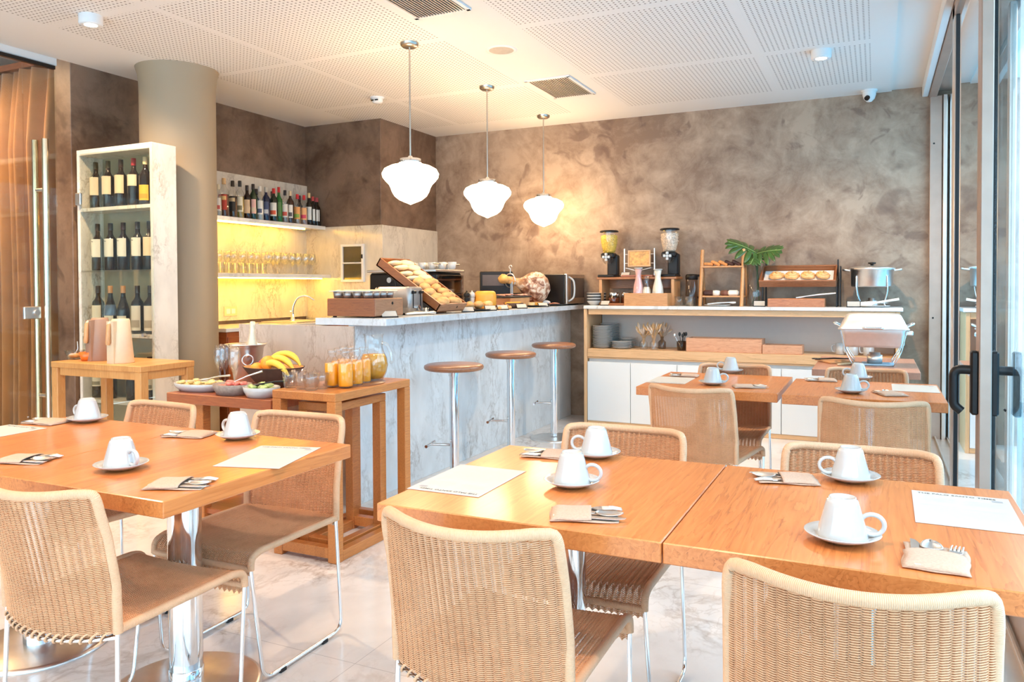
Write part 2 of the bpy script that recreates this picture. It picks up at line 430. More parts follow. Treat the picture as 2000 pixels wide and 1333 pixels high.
M['cream_can'] = plain('cream_enamel', (.72, .56, .37), .45, var=.03)
M['gas'] = plain('dark_bowl', (.10, .055, .035), .6, var=.15)
M['stone'] = plain('stoneware', (.30, .23, .19), .6, var=.2, scale=60)
M['straw'] = plain('dried_grass', (.68, .42, .20), .9, var=.2)
M['petal'] = plain('dried_pods', (.70, .55, .42), .9, var=.15)
M['led'] = emit('led_strip', (1, .55, .05), 22)
M['shade'] = emit('opal_shade', (1, .70, .40), 11)
M['bulb'] = emit('downlight_lens', (1, .86, .68), 14)
# ------------------------------------------------------------------ the setting
CZ, YW, XL, XD = 2.92, 7.29, -5.25, 0.38        # ceiling, rear wall, bar wall, glazed side
def struct(name, mb, mat, parent=None):
    o = mb.build(name, mat, parent)
    if parent is None: o['kind'] = 'structure'
    return o
struct('floor', MB().box((-3.4, 2.1, -.05), (8.6, 10.8, .1), 0), M['floor'])
# ceiling with fields of round perforations
def ceiling_mat():
    m, nt, bs = new_mat('perforated_ceiling')
    P = nd(nt, 'ShaderNodeNewGeometry').outputs['Position']
    sp = nd(nt, 'ShaderNodeSeparateXYZ', {0: P}); X, Y = sp.outputs['X'], sp.outputs['Y']
    def inside(s, rs):
        g = None
        for a, b in rs:
            t = math_(nt, 'MULTIPLY', math_(nt, 'GREATER_THAN', s, a), math_(nt, 'LESS_THAN', s, b))
            g = t if g is None else math_(nt, 'MAXIMUM', g, t)
        return g
    mx = inside(X, [(-4.63, -3.83), (-3.77, -2.58), (-2.03, -.79), (-.735, -.045)])
    my = inside(Y, [(-.5, .6), (.68, 1.88), (1.95, 3.13), (3.20, 4.40), (4.48, 5.66), (5.76, 6.83)])
    p = .0315
    dx = math_(nt, 'SUBTRACT', math_(nt, 'FRACT', math_(nt, 'MULTIPLY', X, 1/p)), .5)
    dy = math_(nt, 'SUBTRACT', math_(nt, 'FRACT', math_(nt, 'MULTIPLY', Y, 1/p)), .5)
    d = math_(nt, 'SQRT', math_(nt, 'ADD', math_(nt, 'MULTIPLY', dx, dx), math_(nt, 'MULTIPLY', dy, dy)))
    hole = math_(nt, 'LESS_THAN', d, .20)
    f = math_(nt, 'MULTIPLY', math_(nt, 'MULTIPLY', mx, my), hole)
    mix = nd(nt, 'ShaderNodeMix', {'Factor': f}, data_type='RGBA'); mix.inputs[6].default_value = (.82, .79, .75, 1); mix.inputs[7].default_value = (.24, .20, .17, 1)
    nt.links.new(mix.outputs[2], bs.inputs['Base Color']); bs.inputs['Roughness'].default_value = .7
    return m
M['ceiling'] = ceiling_mat()
struct('ceiling', MB().box(((XL+.109)/2, 2.1, CZ+.05), (.109-XL, 10.8, .1), 0).box(((.109+.9)/2, 2.1, CZ+.062), (.791, 10.8, .1), 0), M['ceiling'])
struct('ceiling', MB().box((-6.6, 2.1, 3.3), (2.5, 10.8, .1), 0), M['white'])
struct('trim_1', MB().box((XL-.05, .2, CZ+.05), (.09, 6.85, .2), .004), M['white'])
struct('wall_back', MB().box((-2.3, YW+.1, 1.7), (6.6, .2, 3.4), 0), M['concrete'])
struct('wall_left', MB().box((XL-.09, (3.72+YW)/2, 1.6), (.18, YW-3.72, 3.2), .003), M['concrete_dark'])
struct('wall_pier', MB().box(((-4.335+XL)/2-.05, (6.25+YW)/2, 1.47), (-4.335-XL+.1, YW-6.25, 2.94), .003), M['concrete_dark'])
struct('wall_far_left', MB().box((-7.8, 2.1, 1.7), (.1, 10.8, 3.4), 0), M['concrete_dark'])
struct('wall_lobby', MB().box((-6.6, 4.35, 1.7), (2.4, .1, 3.4), 0), M['redwood'])
struct('wall_column', MB().lathe([(.266, 0), (.266, 2.72), (.268, 2.80), (.276, 2.87), (.292, CZ)], 48, (-4.74, 4.215, 0)), M['column'])
# marble cladding of the bar corner
struct('trim_2', MB().box((XL+.008, 5.3, 1.66), (.016, 1.92, 1.32), .001).box(((-4.325+XL)/2+.008, 6.243, 1.43), (-4.325-XL+.016, .014, .93), .001)
       .box((-4.328, 6.765, 1.43), (.014, 1.05, .93), .001), marble('splashback_marble', (.70, .64, .54), (.40, .34, .27), .2, 2.4, tiles=((0, 0), (.56, .15), (0, 0)), amount=.8, vscale=3))
# rear glazing behind the viewer
struct('wall_rear', MB().box((-3.4, -3.25, 3.1), (8.8, .2, .5), 0).box((-7.2, -3.25, 1.5), (1.1, .2, 3), 0).box((.75, -3.25, 1.5), (.6, .2, 3), 0), M['white'])
wr = struct('window_1', MB().box((-3.1, -3.2, .05), (7.2, .08, .1)).box((-3.1, -3.2, 2.82), (7.2, .08, .1)), M['alu'])
for i in range(5):
    struct('mullion', MB().box((-6.65+i*1.775, -3.2, 1.43), (.07, .08, 2.7)), M['alu'], wr)
struct('pane', MB().box((-3.1, -3.2, 1.43), (7.1, .012, 2.7), 0), M['pane'], wr)

# ---- glazed side: fixed light, sliding leaf with the black pull, a further leaf
tk = struct('trim_3', MB().box((.355, 2.0, 2.885), (.045, 10.5, .09), .004), M['white'])
struct('trim_4', MB().box((.41, 2.0, 2.88), (.06, 10.5, .10), .003).box((.50, 2.0, 2.90), (.12, 10.5, .05), .003).box((.595, 2.0, 2.87), (.06, 10.5, .12), .003), M['alu'])
struct('trim_5', MB().box((.50, 2.0, .012), (.26, 10.5, .024), .002).box((.44, 2.0, .03), (.012, 10.5, .03), .002).box((.53, 2.0, .03), (.012, 10.5, .03), .002), M['alul'])
jb = struct('window_2', MB().box((.435, YW-.03, 1.43), (.09, .05, 2.82), .003), M['alu'])
struct('frame', MB().box((.50, YW-.045, 1.43), (.03, .06, 2.82), .003).box((.555, YW-.04, 1.43), (.05, .05, 2.82), .003), M['alul'], jb)
struct('screw', MB().cyl((.42, YW-.056, 2.45), (.42, YW-.052, 2.45), .008, 8).cyl((.42, YW-.056, 1.02), (.42, YW-.052, 1.02), .008, 8), M['black'], jb)
struct('pane', MB().box((.53, 6.1, 1.43), (.01, 2.3, 2.75), 0), M['pane'], jb)
struct('meeting_stile', MB().box((.53, 5.02, 1.43), (.035, .08, 2.8), .003), M['alul'], jb)
def leaf(name, x, y0, y1, stile0, stile1, zb=.03):
    r = struct(name, MB().box((x, (y0+y1)/2, .10), (.045, y1-y0, .14), .003).box((x, (y0+y1)/2, 2.80), (.045, y1-y0, .08), .003), M['alu'])
    struct('stile', MB().box((x, y0+stile0/2, 1.43), (.045, stile0, 2.8), .004), M['alu'], r)
    struct('stile', MB().box((x, y1-stile1/2, 1.43), (.045, stile1, 2.8), .004), M['alul'], r)
    struct('gasket', MB().box((x, y1-stile1-.012, 1.43), (.03, .024, 2.7), 0).box((x, y0+stile0+.008, 1.43), (.03, .014, 2.7), 0), M['rubber'], r)
    struct('pane', MB().box((x, (y0+y1)/2, 1.43), (.012, y1-y0-stile0-stile1, 2.68), 0), M['pane'], r)
    return r
door = leaf('door_1', XD+.02, 3.64, 4.99, .12, .12)
hd = MB()
hy = 3.685
for sx, X0 in ((-1, XD-.015), (1, XD+.055)):
    hd.box((X0, hy, .893), (.030, .055, .262), .010)
    # D-shaped pull standing off the stile, reaching away from it along the glass
    hd.tube(smooth_path([(X0, hy, .945), (X0+sx*.072, hy+.01, .945), (X0+sx*.072, hy+.01, .795), (X0+sx*.045, hy+.01, .772)], .03, 6), .019, 12)
struct('door_handle', hd, M['black'], door)
door2 = leaf('door_2', XD+.10, 1.9, 4.12, .10, .05)
door3 = leaf('door_3', XD+.02, -.9, 1.0, .10, .10)
door4 = leaf('door_4', XD+.15, -2.95, -.85, .10, .10)
# terrace seen through the glass
struct('ground_terrace', MB().box((4.9, 2.1, -.06), (8.6, 16, .1), 0), plain('terrace_tiles', (.20, .52, .66), .35))
struct('wall_terrace', MB().box((8.9, 2.1, 1.6), (.15, 22, 3.2), 0), plain('terrace_wall', (.20, .30, .36), .7))

# ---- lobby glass on the left
gd = struct('door_5', MB().box((XL, 1.75, 1.43), (.012, 3.24, 2.80), 0), M['pane_clear'])
struct('pane', MB().box((XL, 3.49, 1.43), (.012, .23, 2.80), 0), M['pane_clear'], gd)
struct('head_rail', MB().box((XL, 1.85, 2.85), (.03, 3.5, .025), .002), M['black'], gd)
ph = MB()
for X0 in (XL-.06, XL+.05): ph.cyl((X0, 3.49, .38), (X0, 3.49, 2.33), .021, 14)
struct('pull_handle', ph, plain('champagne_steel', (.80, .62, .42), .22, 1, .03), gd)
sp_ = MB()
for z in (1.98, .55): sp_.cyl((XL-.06, 3.49, z), (XL+.05, 3.49, z), .014, 10)
struct('spacer', sp_, M['steel'], gd)
struct('lock_plate', MB().box((XL+.012, 3.405, 1.13), (.02, .12, .085), .006).cyl((XL+.02, 3.43, 1.13), (XL+.035, 3.43, 1.13), .02, 12), M['steel'], gd)
# curtain
def cur(u, v):
    x = -7.4 + u*1.52 + .03*sin(v*4)
    k = .3+.7*min(1, (1-v)*5)
    return (x + .012*sin(u*60), 4.03 + .105*k*sin(u*2*PI*11+.6*sin(u*9)) + .03*sin(u*21), .04+3.02*v)
cb = MB().grid(cur, 260, 14)
co = cb.build('curtain', M['curtain'], None, solid=.004)
tag(co, 'floor length brown velvet curtain hanging in folds behind the glass door', 'curtain')
rail = MB().box((-6.7, 4.03, 3.10), (1.7, .05, .05)); tag(rail.build('curtain_rail', M['redwood']), 'thin dark rail carrying the brown velvet curtain', 'curtain rail')

lb = struct('added_spot_housing', MB().lathe([(.036, -.056), (.060, -.060), (.066, -.05), (.066, 0)], 28, (-6.3, 2.9, 3.25), cap0=False), M['white'])
lamp('SPOT', (-6.2, 2.9, 3.15), 75, (1, .62, .32), .05, (.25, 0, 0), spot_size=math.radians(150), spot_blend=.8)  # unseen spot and housing added to warm the curtain and post
# ------------------------------------------------------------------ ceiling fittings
def pendant(loc, zt, zb, label):
    r = thing('pendant_lamp', label, 'lamp', (loc[0], loc[1], CZ), 0, 'opal glass pendant lamps over the bar')
    k = (zt-zb)/.285
    part('canopy', MB().lathe([(.0, -.03), (.045, -.03), (.06, -.018), (.062, 0)], 28), M['nickel'], r)
    part('rod', MB().cyl((0, 0, -.02), (0, 0, zt-CZ+.01), .006, 10), M['nickel'], r)
    h = zt-CZ
    part('cap', MB().lathe([(.012, h+.02), (.02, h+.006), (.072, h), (.074, h-.03), (.07, h-.035)], 28), M['chrome'], r)
    pr = [(.068, -.02), (.078, -.034), (.13, -.047), (.170, -.068), (.186, -.098), (.181, -.122), (.162, -.146), (.142, -.166), (.130, -.188), (.121, -.215), (.104, -.244), (.074, -.268), (.040, -.283), (.020, -.291), (.0, -.300)]
    part('lamp_shade', MB().lathe([(a*k, h+b*k) for a, b in pr], 40), M['shade'], r)
    return r
pendant((-2.82, 4.41), 2.15, 1.86, 'opal glass pendant lamp nearest the fruit table, largest of three')
pendant((-2.87, 5.64), 2.165, 1.868, 'opal glass pendant lamp hanging in the middle of the three')
pendant((-2.875, 6.83), 2.17, 1.875, 'opal glass pendant lamp nearest the plaster wall, smallest looking of three')
for (x, y, z) in ((-2.82, 4.41, 2.0), (-2.87, 5.64, 2.0), (-2.875, 6.83, 2.0)):
    pass
def downlight(x, y, label, e=55, col=(1, .72, .46)):
    r = thing('ceiling_spotlight', label, 'spotlight', (x, y, CZ), 0, 'round surface mounted ceiling spotlights')
    part('housing', MB().lathe([(.036, -.056), (.060, -.060), (.066, -.05), (.066, 0)], 28, cap0=False), M['white'], r)
    part('lens', MB().lathe([(0, -.045), (.05, -.052)], 24, cap1=False), M['bulb'], r)
    l = lamp('SPOT', (x, y, CZ-.07), e, col, .05, (0, 0, 0)); l.data.spot_size = math.radians(150); l.data.spot_blend = .8
    l.parent = r; l.location = (0, 0, -.07)
    return r
downlight(-4.24, 3.14, 'white drum spotlight glowing on the ceiling above the curtain', 90)
downlight(-.354, 5.8, 'white drum spotlight on the ceiling near the security camera', 70)
for (x, y, t) in ((-4.24, .6, 'beside the lobby glass'), (-2.3, 1.4, 'above the left tables'), (-2.3, -.8, 'near the rear window'), (-.6, 1.1, 'above the near right tables')):
    downlight(x, y, 'added white drum ceiling spotlight out of view, '+t, 50, (1, .68, .42))  # unseen spotlights, added to warm the tables and the room
r = thing('ceiling_speaker', 'round recessed grille speaker in the ceiling between the air vents', 'speaker', (-2.34, 4.82, CZ))
part('rim', MB().lathe([(.085, -.004), (.105, -.006), (.11, 0)], 36, cap0=False), M['white'], r)
part('grille', MB().lathe([(0, -.004), (.086, -.003)], 32, cap1=False), plain('speaker_cloth', (.55, .48, .40), .8), r)
r = thing('smoke_detector', 'small white smoke detector on the ceiling near the bar corner', 'smoke detector', (-3.88, 5.555, CZ))
part('base', MB().lathe([(.058, -.012), (.062, 0)], 28, cap0=False), M['white'], r)
part('body', MB().lathe([(0, -.052), (.036, -.05), (.046, -.036), (.05, -.012), (.056, -.01)], 28), M['white'], r)
part('sensor_slot', MB().box((.02, -.045, -.03), (.03, .012, .01)).box((-.02, -.045, -.03), (.03, .012, .01)), M['black'], r)
def vent(x0, x1, y0, y1, label):
    r = thing('air_vent', label, 'air vent', ((x0+x1)/2, (y0+y1)/2, CZ), 0, 'slatted ceiling air vents')
    dx, dy = x1-x0, y1-y0
    f = MB()
    for s in (-1, 1): f.box((s*(dx/2+.012), 0, -.006), (.028, dy+.05, .012)); f.box((0, s*(dy/2+.012), -.006), (dx+.05, .028, .012))
    part('frame', f, M['white'], r)
    part('duct', MB().box((0, 0, -.001), (dx, dy, .002), 0), M['black'], r)
    s_ = MB(); n = 17
    for i in range(n): s_.box((-dx/2+(i+.5)*dx/n, 0, -.009), (.008, dy, .010), .001)
    part('slats', s_, M['alul'], r)
vent(-2.50, -2.17, 5.63, 6.21, 'slatted air vent in the ceiling in front of the last pendant')
vent(-2.50, -2.17, 3.42, 4.0, 'slatted air vent cut by the top edge of the picture')
r = thing('security_camera', 'white dome security camera under the ceiling at the plaster wall', 'camera', (-.062, 7.16, CZ))
part('base', MB().lathe([(.05, -.02), (.062, -.012), (.062, 0)], 28), M['white'], r)
part('dome', MB().lathe([(0, -.10), (.02, -.095), (.042, -.072), (.052, -.04), (.052, -.018)], 28), M['white'], r)
part('lens', MB().cyl((-.012, -.036, -.066), (-.02, -.052, -.078), .02, 16), M['black'], r)
# ------------------------------------------------------------------ dining tables
def dining_table(x, y, label, sx=.735, sy=.785):
    r = thing('dining_table', label, 'table', (x, y, 0), 0, 'wooden topped pedestal dining tables')
    part('tabletop', MB().box((0, 0, .727), (sx-.003, sy, .046), .0025), M['table'], r)
    part('support_plate', MB().box((0, 0, .697), (.4, .4, .012)), M['blackm'], r)
    part('pedestal', MB().cyl((0, 0, .055), (0, 0, .695), .052, 32), M['chrome'], r)
    part('collar', MB().lathe([(.054, .01), (.054, .07), (.052, .072)], 32), M['chrome'], r)
    part('base_plate', MB().lathe([(.235, 0), (.235, .008), (.22, .014), (.05, .018)], 48), M['steel'], r)
    return r
TB = {}
TB['R1'] = dining_table(-.780, 2.015, 'left hand pedestal table of the nearest right pair, sheet of paper at its left edge')
TB['R2'] = dining_table(-.045, 2.015, 'right hand pedestal table of the nearest right pair, beside the sliding glass')
TB['L1'] = dining_table(-2.02, 1.80, 'pedestal table at lower left with its chrome leg in plain view')
TB['L2'] = dining_table(-2.755, 1.80, 'pedestal table cut by the left edge of the picture')
TB['F1'] = dining_table(-.815, 4.48, 'left hand pedestal table of the far pair by the sideboard')
TB['F2'] = dining_table(-.062, 4.43, 'right hand pedestal table of the far pair by the glass door', .73, .74)

# ------------------------------------------------------------------ woven chairs
W, YR, YF, ZS, ZT = .214, -.225, .21, .435, .795
def weave(S, length, width_cells, pitch, flip=0, nstr=None):
    """plain weave on a surface S(u, v) -> (point, normal); strands run along u"""
    mb = MB(); n = 2*int(length/pitch); sub = 4; m = width_cells*sub
    for k in range(n):
        v0 = (k+.5)/n; hv = .88/n; vs = []
        for i in range(m+1):
            u = i/m; p, nn = S(u, v0)
            ph = PI*(i/sub) + (k & 1)*PI; off = .0044*cos(ph); hw = hv*(.55+.45*abs(cos(ph)))
            pu, _ = S(u, v0+hw); pd, _ = S(u, v0-hw)
            t = .0012
            vs += [pd+nn*off, p+nn*(off+t), pu+nn*off, p+nn*(off-t)]
        fs = []
        for i in range(m):
            a = i*4
            for q in range(4):
                q2 = (q+1) % 4; fs.append((a+q, a+4+q, a+4+q2, a+q2))
        mb.add(vs, fs, None, True)
    for i in range(width_cells+1):                    # stakes
        u = i/width_cells; path = []
        for j in range(19):
            p, nn = S(min(.995, max(.005, u)), j/18); path.append(p)
        mb.tube(path, .0019, 5, caps=False)
    return mb
def build_chair():
    bow, lean = .076, -.055
    def Sb(u, v):
        x = -W+2*W*u; t = 1-(x/W)**2
        y = YR + lean*(max(v, 0)**1.3) - bow*t*(.75+.25*v)
        z = .425 + v*(ZT-.425-.004) - (1-v)*.012*t - .013*t*v
        y -= .0032*abs(sin(PI*u*22))
        x2 = x*(1-.02*v)
        dydx = bow*2*x/W**2*(.75+.25*v); nrm = Vector((-dydx, 1, .12)).normalized()
        return Vector((x2, y, z)), nrm
    def Ss(u, v):
        x = -W+2*W*u; t = 1-(x/W)**2
        y0 = YR - bow*t*.72*(1-v)**2
        L = .50; s = v*L                                # arc along the seat, rolls over the front edge
        flat = YF-.035-y0
        if s < flat*1.0: y = y0+s; z = ZS; ny = 0
        else:
            a = min((s-flat)/.045, 1.35); y = YF-.035+.045*sin(a); z = ZS-.045*(1-cos(a)); ny = sin(a)
            if a >= 1.35: z -= (s-flat-.045*1.35)
        z -= .014*t*(1-v**6)
        z += .0060*abs(sin(PI*u*22))
        return Vector((x, y, z)), Vector((0, ny, 1)).normalized()
    r = thing('rattan_chair', 'rattan chair', 'chair', (0, 0, 0), 0, 'woven rattan chairs with chrome sled frames')
    part('backrest', weave(Sb, .37, 22, .0047), M['rattan'], r)
    part('seat', weave(Ss, .48, 22, .0050), M['rattan'], r)
    # bound rattan frame: up one side, across the top, down the other
    top = []
    for i in range(21):
        x = -W+2*W*i/20; t = 1-(x/W)**2; top.append((x*.98, YR+lean-bow*t, ZT+.003-.013*t))
    L = [(-W-.002, YR, .425), (-W-.002, YR-.004, .55), (-W, YR-.026, .68), (-W*.995, YR-.045, .745), (-W*.985, YR-.050, .772)]
    R_ = [(-a, b, c) for a, b, c in L[::-1]]
    path = L + [(-W*.955, YR-.055, .790)] + top[2:-2] + [(W*.955, YR-.055, .790)] + R_
    part('back_frame', MB().tube(smooth_path(path, .012, 2), .0125, 12, ref=(0, 1, 0)), M['wrap'], r, label='frame of the back bound in pale cane')
    sr = MB()
    for s in (-1, 1):
        sr.tube(smooth_path([(s*W, YR, .432), (s*W, YF-.03, ZS+.002), (s*W, YF+.008, ZS-.012), (s*W, YF+.010, .385)], .03, 5), .0115, 12)
    sr.tube([(-W, YF+.010, .388), (W, YF+.010, .388)], .0105, 12)
    part('seat_frame', sr, M['wrap'], r, label='seat rails bound in pale cane')
    for s in (-1, 1):
        pth = smooth_path([(s*W, YR, .445), (s*(W+.012), YR-.015, .0115), (s*(W+.012), YF-.03, .0115), (s*W, YF+.010, .388)], .05, 6)
        part('sled_leg', MB().tube(pth, .0065, 10), M['chrome'], r)
        for gy in (YR+.09, YF-.12): part('floor_glide', MB().box((s*(W+.012), gy, .007), (.016, .03, .014)), M['rubber'], r)
    bar = [(-W+2*W*i/16, YR-bow*.78*(1-(-1+2*i/16)**2), .413-.012*(1-(-1+2*i/16)**2)) for i in range(17)]
    part('back_bar', MB().tube(bar, .006, 10), M['chrome'], r)
    lc = MB()
    hel = []
    for i in range(16*12+1):
        q = i/12; u = .03+.94*(math.floor(q)+min(1, (q % 1)*1.0)**3 if i < 192 else 16)/16; x = -W+2*W*u; t = 1-(x/W)**2; a = 2*PI*q
        hel.append(Vector((x, YR-bow*.76*t+.011*sin(a), .418-.012*t+.012*cos(a))))
    lc.tube(hel, .0030, 6, flat=1.4, ref=(1, 0, 0))
    part('lacing', lc, M['wrap'], r, label='cane loops tying the back to the chrome bar')
    return r
ch0 = build_chair()
# x, y of the seat centre, facing (0: towards the plaster wall, pi: towards the viewer)
spots = [(-.800, 1.745, .0, 'rattan chair nearest the viewer seen from behind, left one at the near right tables'),
         (-.042, 1.733, .035, 'rattan chair seen from behind at the lower right corner, paler woven back'),
         (-1.955, 1.555, .02, 'rattan chair seen from behind at the lower left corner with looped cane lacing'),
         (-2.040, 2.10, PI+.02, 'rattan chair facing the viewer beside the chrome pedestal, its seat in full view'),
         (-2.790, 2.075, PI-.08, 'rattan chair tucked under the left table in front of the small kettle stand'),
         (-.800, 2.33, PI, 'rattan chair facing the viewer across the near right tables, left one'),
         (-.045, 2.285, PI, 'rattan chair facing the viewer across the near right tables, beside the glass'),
         (-.790, 4.11, -.16, 'rattan chair seen from behind at the far tables, left one'),
         (-.012, 3.99, .0, 'rattan chair seen from behind at the far tables, by the glass door'),
         (-.800, 4.68, PI, 'rattan chair facing the viewer at the far tables, in front of the white doors'),
         (-.055, 4.72, PI, 'rattan chair facing the viewer at the far tables, in front of the chafing dish stand')]
for i, (x, y, a, lb) in enumerate(spots):
    o = ch0 if i == 0 else copy_tree(ch0)
    o.location = (x, y, 0); o.rotation_euler = (0, 0, a); o['label'] = lb
# ------------------------------------------------------------------ bar counter
bar = thing('bar_counter', 'white veined marble bar counter with three round stools in front', 'bar counter', (0, 0, 0))
part('front_panel', MB().box((-2.80, (3.73+7.28)/2, .535), (.05, 3.55, 1.07), .002), M['marble_bar'], bar)
part('end_panel', MB().box((-3.2215, 3.722, .533), (.891, .014, 1.066), .001).box((-3.655, 3.80, .533), (.024, .14, 1.066), .001), marble('end_marble', (.58, .46, .37), (.34, .24, .17), .25, 2.0, amount=.7, vscale=3), bar)
part('service_counter', MB().box((-3.42, 6.0, .93), (.68, 2.56, .04), .003).box((-3.25, 6.0, .45), (.3, 2.5, .9), .002), M['steel'], bar)
slab = MB().prism([(-3.06, 3.72), (-2.55, 3.72), (-2.60, 7.28), (-3.06, 7.28)], 1.072, 1.112)
tag(slab.build('bar_worktop', M['marble_bar']), 'long marble slab lying on the bar counter and carrying the buffet food', 'worktop')
def stool(x, y, label, ang=0.0):
    r = thing('bar_stool', label, 'stool', (x, y, 0), ang, 'round topped chrome bar stools')
    part('seat', MB().lathe([(0, .772), (.165, .772), (.183, .779), (.189, .792), (.185, .803), (.17, .81), (0, .81)], 40), M['seatwood'], r)
    part('post', MB().cyl((0, 0, .02), (0, 0, .772), .029, 20).cyl((0, 0, .735), (0, 0, .775), .034, 20), M['chrome'], r)
    part('footrest', MB().cyl((0, 0, .30), (-.155, -.02, .30), .009, 10).cyl((-.15, -.10, .30), (-.165, .07, .30), .010, 10), M['chrome'], r)
    part('base_plate', MB().lathe([(.20, 0), (.20, .008), (.185, .012), (.03, .016)], 40), M['steel'], r)
    return r
stool(-2.40, 4.24, 'wooden topped chrome bar stool nearest the juice table', .15)
stool(-2.44, 5.16, 'wooden topped chrome bar stool, the middle one of the row', .15)
stool(-2.48, 6.10, 'wooden topped chrome bar stool nearest the white sideboard', .15)

# ---- bar back: shelves, strips of light, lower counter
r = thing('sink_counter', 'brown wooden counter with pale top and sink below the glass shelf', 'counter', (0, 0, 0))
part('worktop', MB().box((-4.945, 5.40, .955), (.56, 1.62, .03), .003), M['marble'], r)
part('cabinet', MB().box((-4.94, 5.41, .47), (.52, 1.60, .94), .003), M['redwood'], r)
part('door', MB().box((-4.672, 5.0, .47), (.018, .78, .86), .003), M['redwood'], r)
part('sink', MB().box((-4.95, 5.75, .975), (.42, .5, .012), .004), M['steel'], r)
def shelf(name, z, x1, y0, y1, label):
    o = MB().box(((XL+x1)/2+.008, (y0+y1)/2, z), (x1-XL-.016, y1-y0, .035), .003).build(name, M['marble']); return tag(o, label, 'shelf')
shelf('wall_shelf', 1.885, -4.99, 4.40, 6.235, 'upper marble wall shelf lined with spirit bottles')
shelf('wall_shelf', 1.402, -4.93, 4.40, 6.235, 'lower marble wall shelf crowded with clear glasses')
for z, y1, lb in ((1.862, 6.0, 'glowing warm light strip under the bottle shelf'), (1.379, 6.2, 'glowing warm light strip under the glass shelf')):
    o = MB().box((-5.06 if z > 1.5 else -5.02, (4.45+y1)/2, z), (.02, y1-4.45, .008), .001).build('light_strip', M['led']); tag(o, lb, 'light strip')
# wall panel with two dark panes on the marble corner
a, b = Yp(668, 478, 6.235), Yp(713, 551, 6.235)
cx_, cz_ = (a.x+b.x)/2, (a.z+b.z)/2; wd, ht = b.x-a.x, a.z-b.z
r = thing('wall_hatch', 'white framed wall cabinet with two dark panes on the marble corner', 'wall cabinet', (cx_, 6.235, cz_))
f = MB()
for s in (-1, 1): f.box((s*(wd/2-.012), -.014, 0), (.026, .028, ht), .003)
for z in (-ht/2+.012, 0, ht/2-.012): f.box((0, -.014, z), (wd-.03, .026, .024 if z else .012), .002)
part('frame', f, M['white'], r)
part('pane', MB().box((0, -.007, ht/4), (wd-.05, .008, ht/2-.02), 0), plain('dark_glass', (.10, .075, .03), .12), r)
part('pane', MB().box((0, -.007, -ht/4), (wd-.05, .008, ht/2-.02), 0), bpy.data.materials['dark_glass'], r)
part('handle', MB().box((wd/2-.012, -.034, ht/4-.03), (.014, .014, .04), .003), M['black'], r)
p = Xp(433, 609, XL+.017); q = Xp(456, 598, XL+.017)
r = thing('power_outlet', 'pale power outlet on the lit marble beside the round column', 'power outlet', (XL+.016, p.y+.1, p.z+.0))
part('cover', MB().box((.004, 0, 0), (.008, .155, .085), .003), M['cream_can'], r)
part('socket', MB().box((.009, -.03, 0), (.003, .045, .045), .001).box((.009, .03, 0), (.003, .045, .045), .001), M['white'], r)
p = Zp(550, 632, .97)
r = thing('tap', 'curved chrome tap rising behind the low marble end wall of the bar', 'tap', (-5.0, 5.75, .98))
part('base', MB().lathe([(.026, 0), (.026, .012), (.018, .02), (.016, .07)], 18), M['chrome'], r)
part('spout', MB().tube(smooth_path([(0, 0, .05), (0, 0, .13), (.03, .03, .22), (.09, .09, .24), (.14, .14, .19)], .07, 6), .011, 12), M['chrome'], r)
part('lever', MB().cyl((0, 0, .06), (.02, -.05, .09), .006, 8), M['chrome'], r)

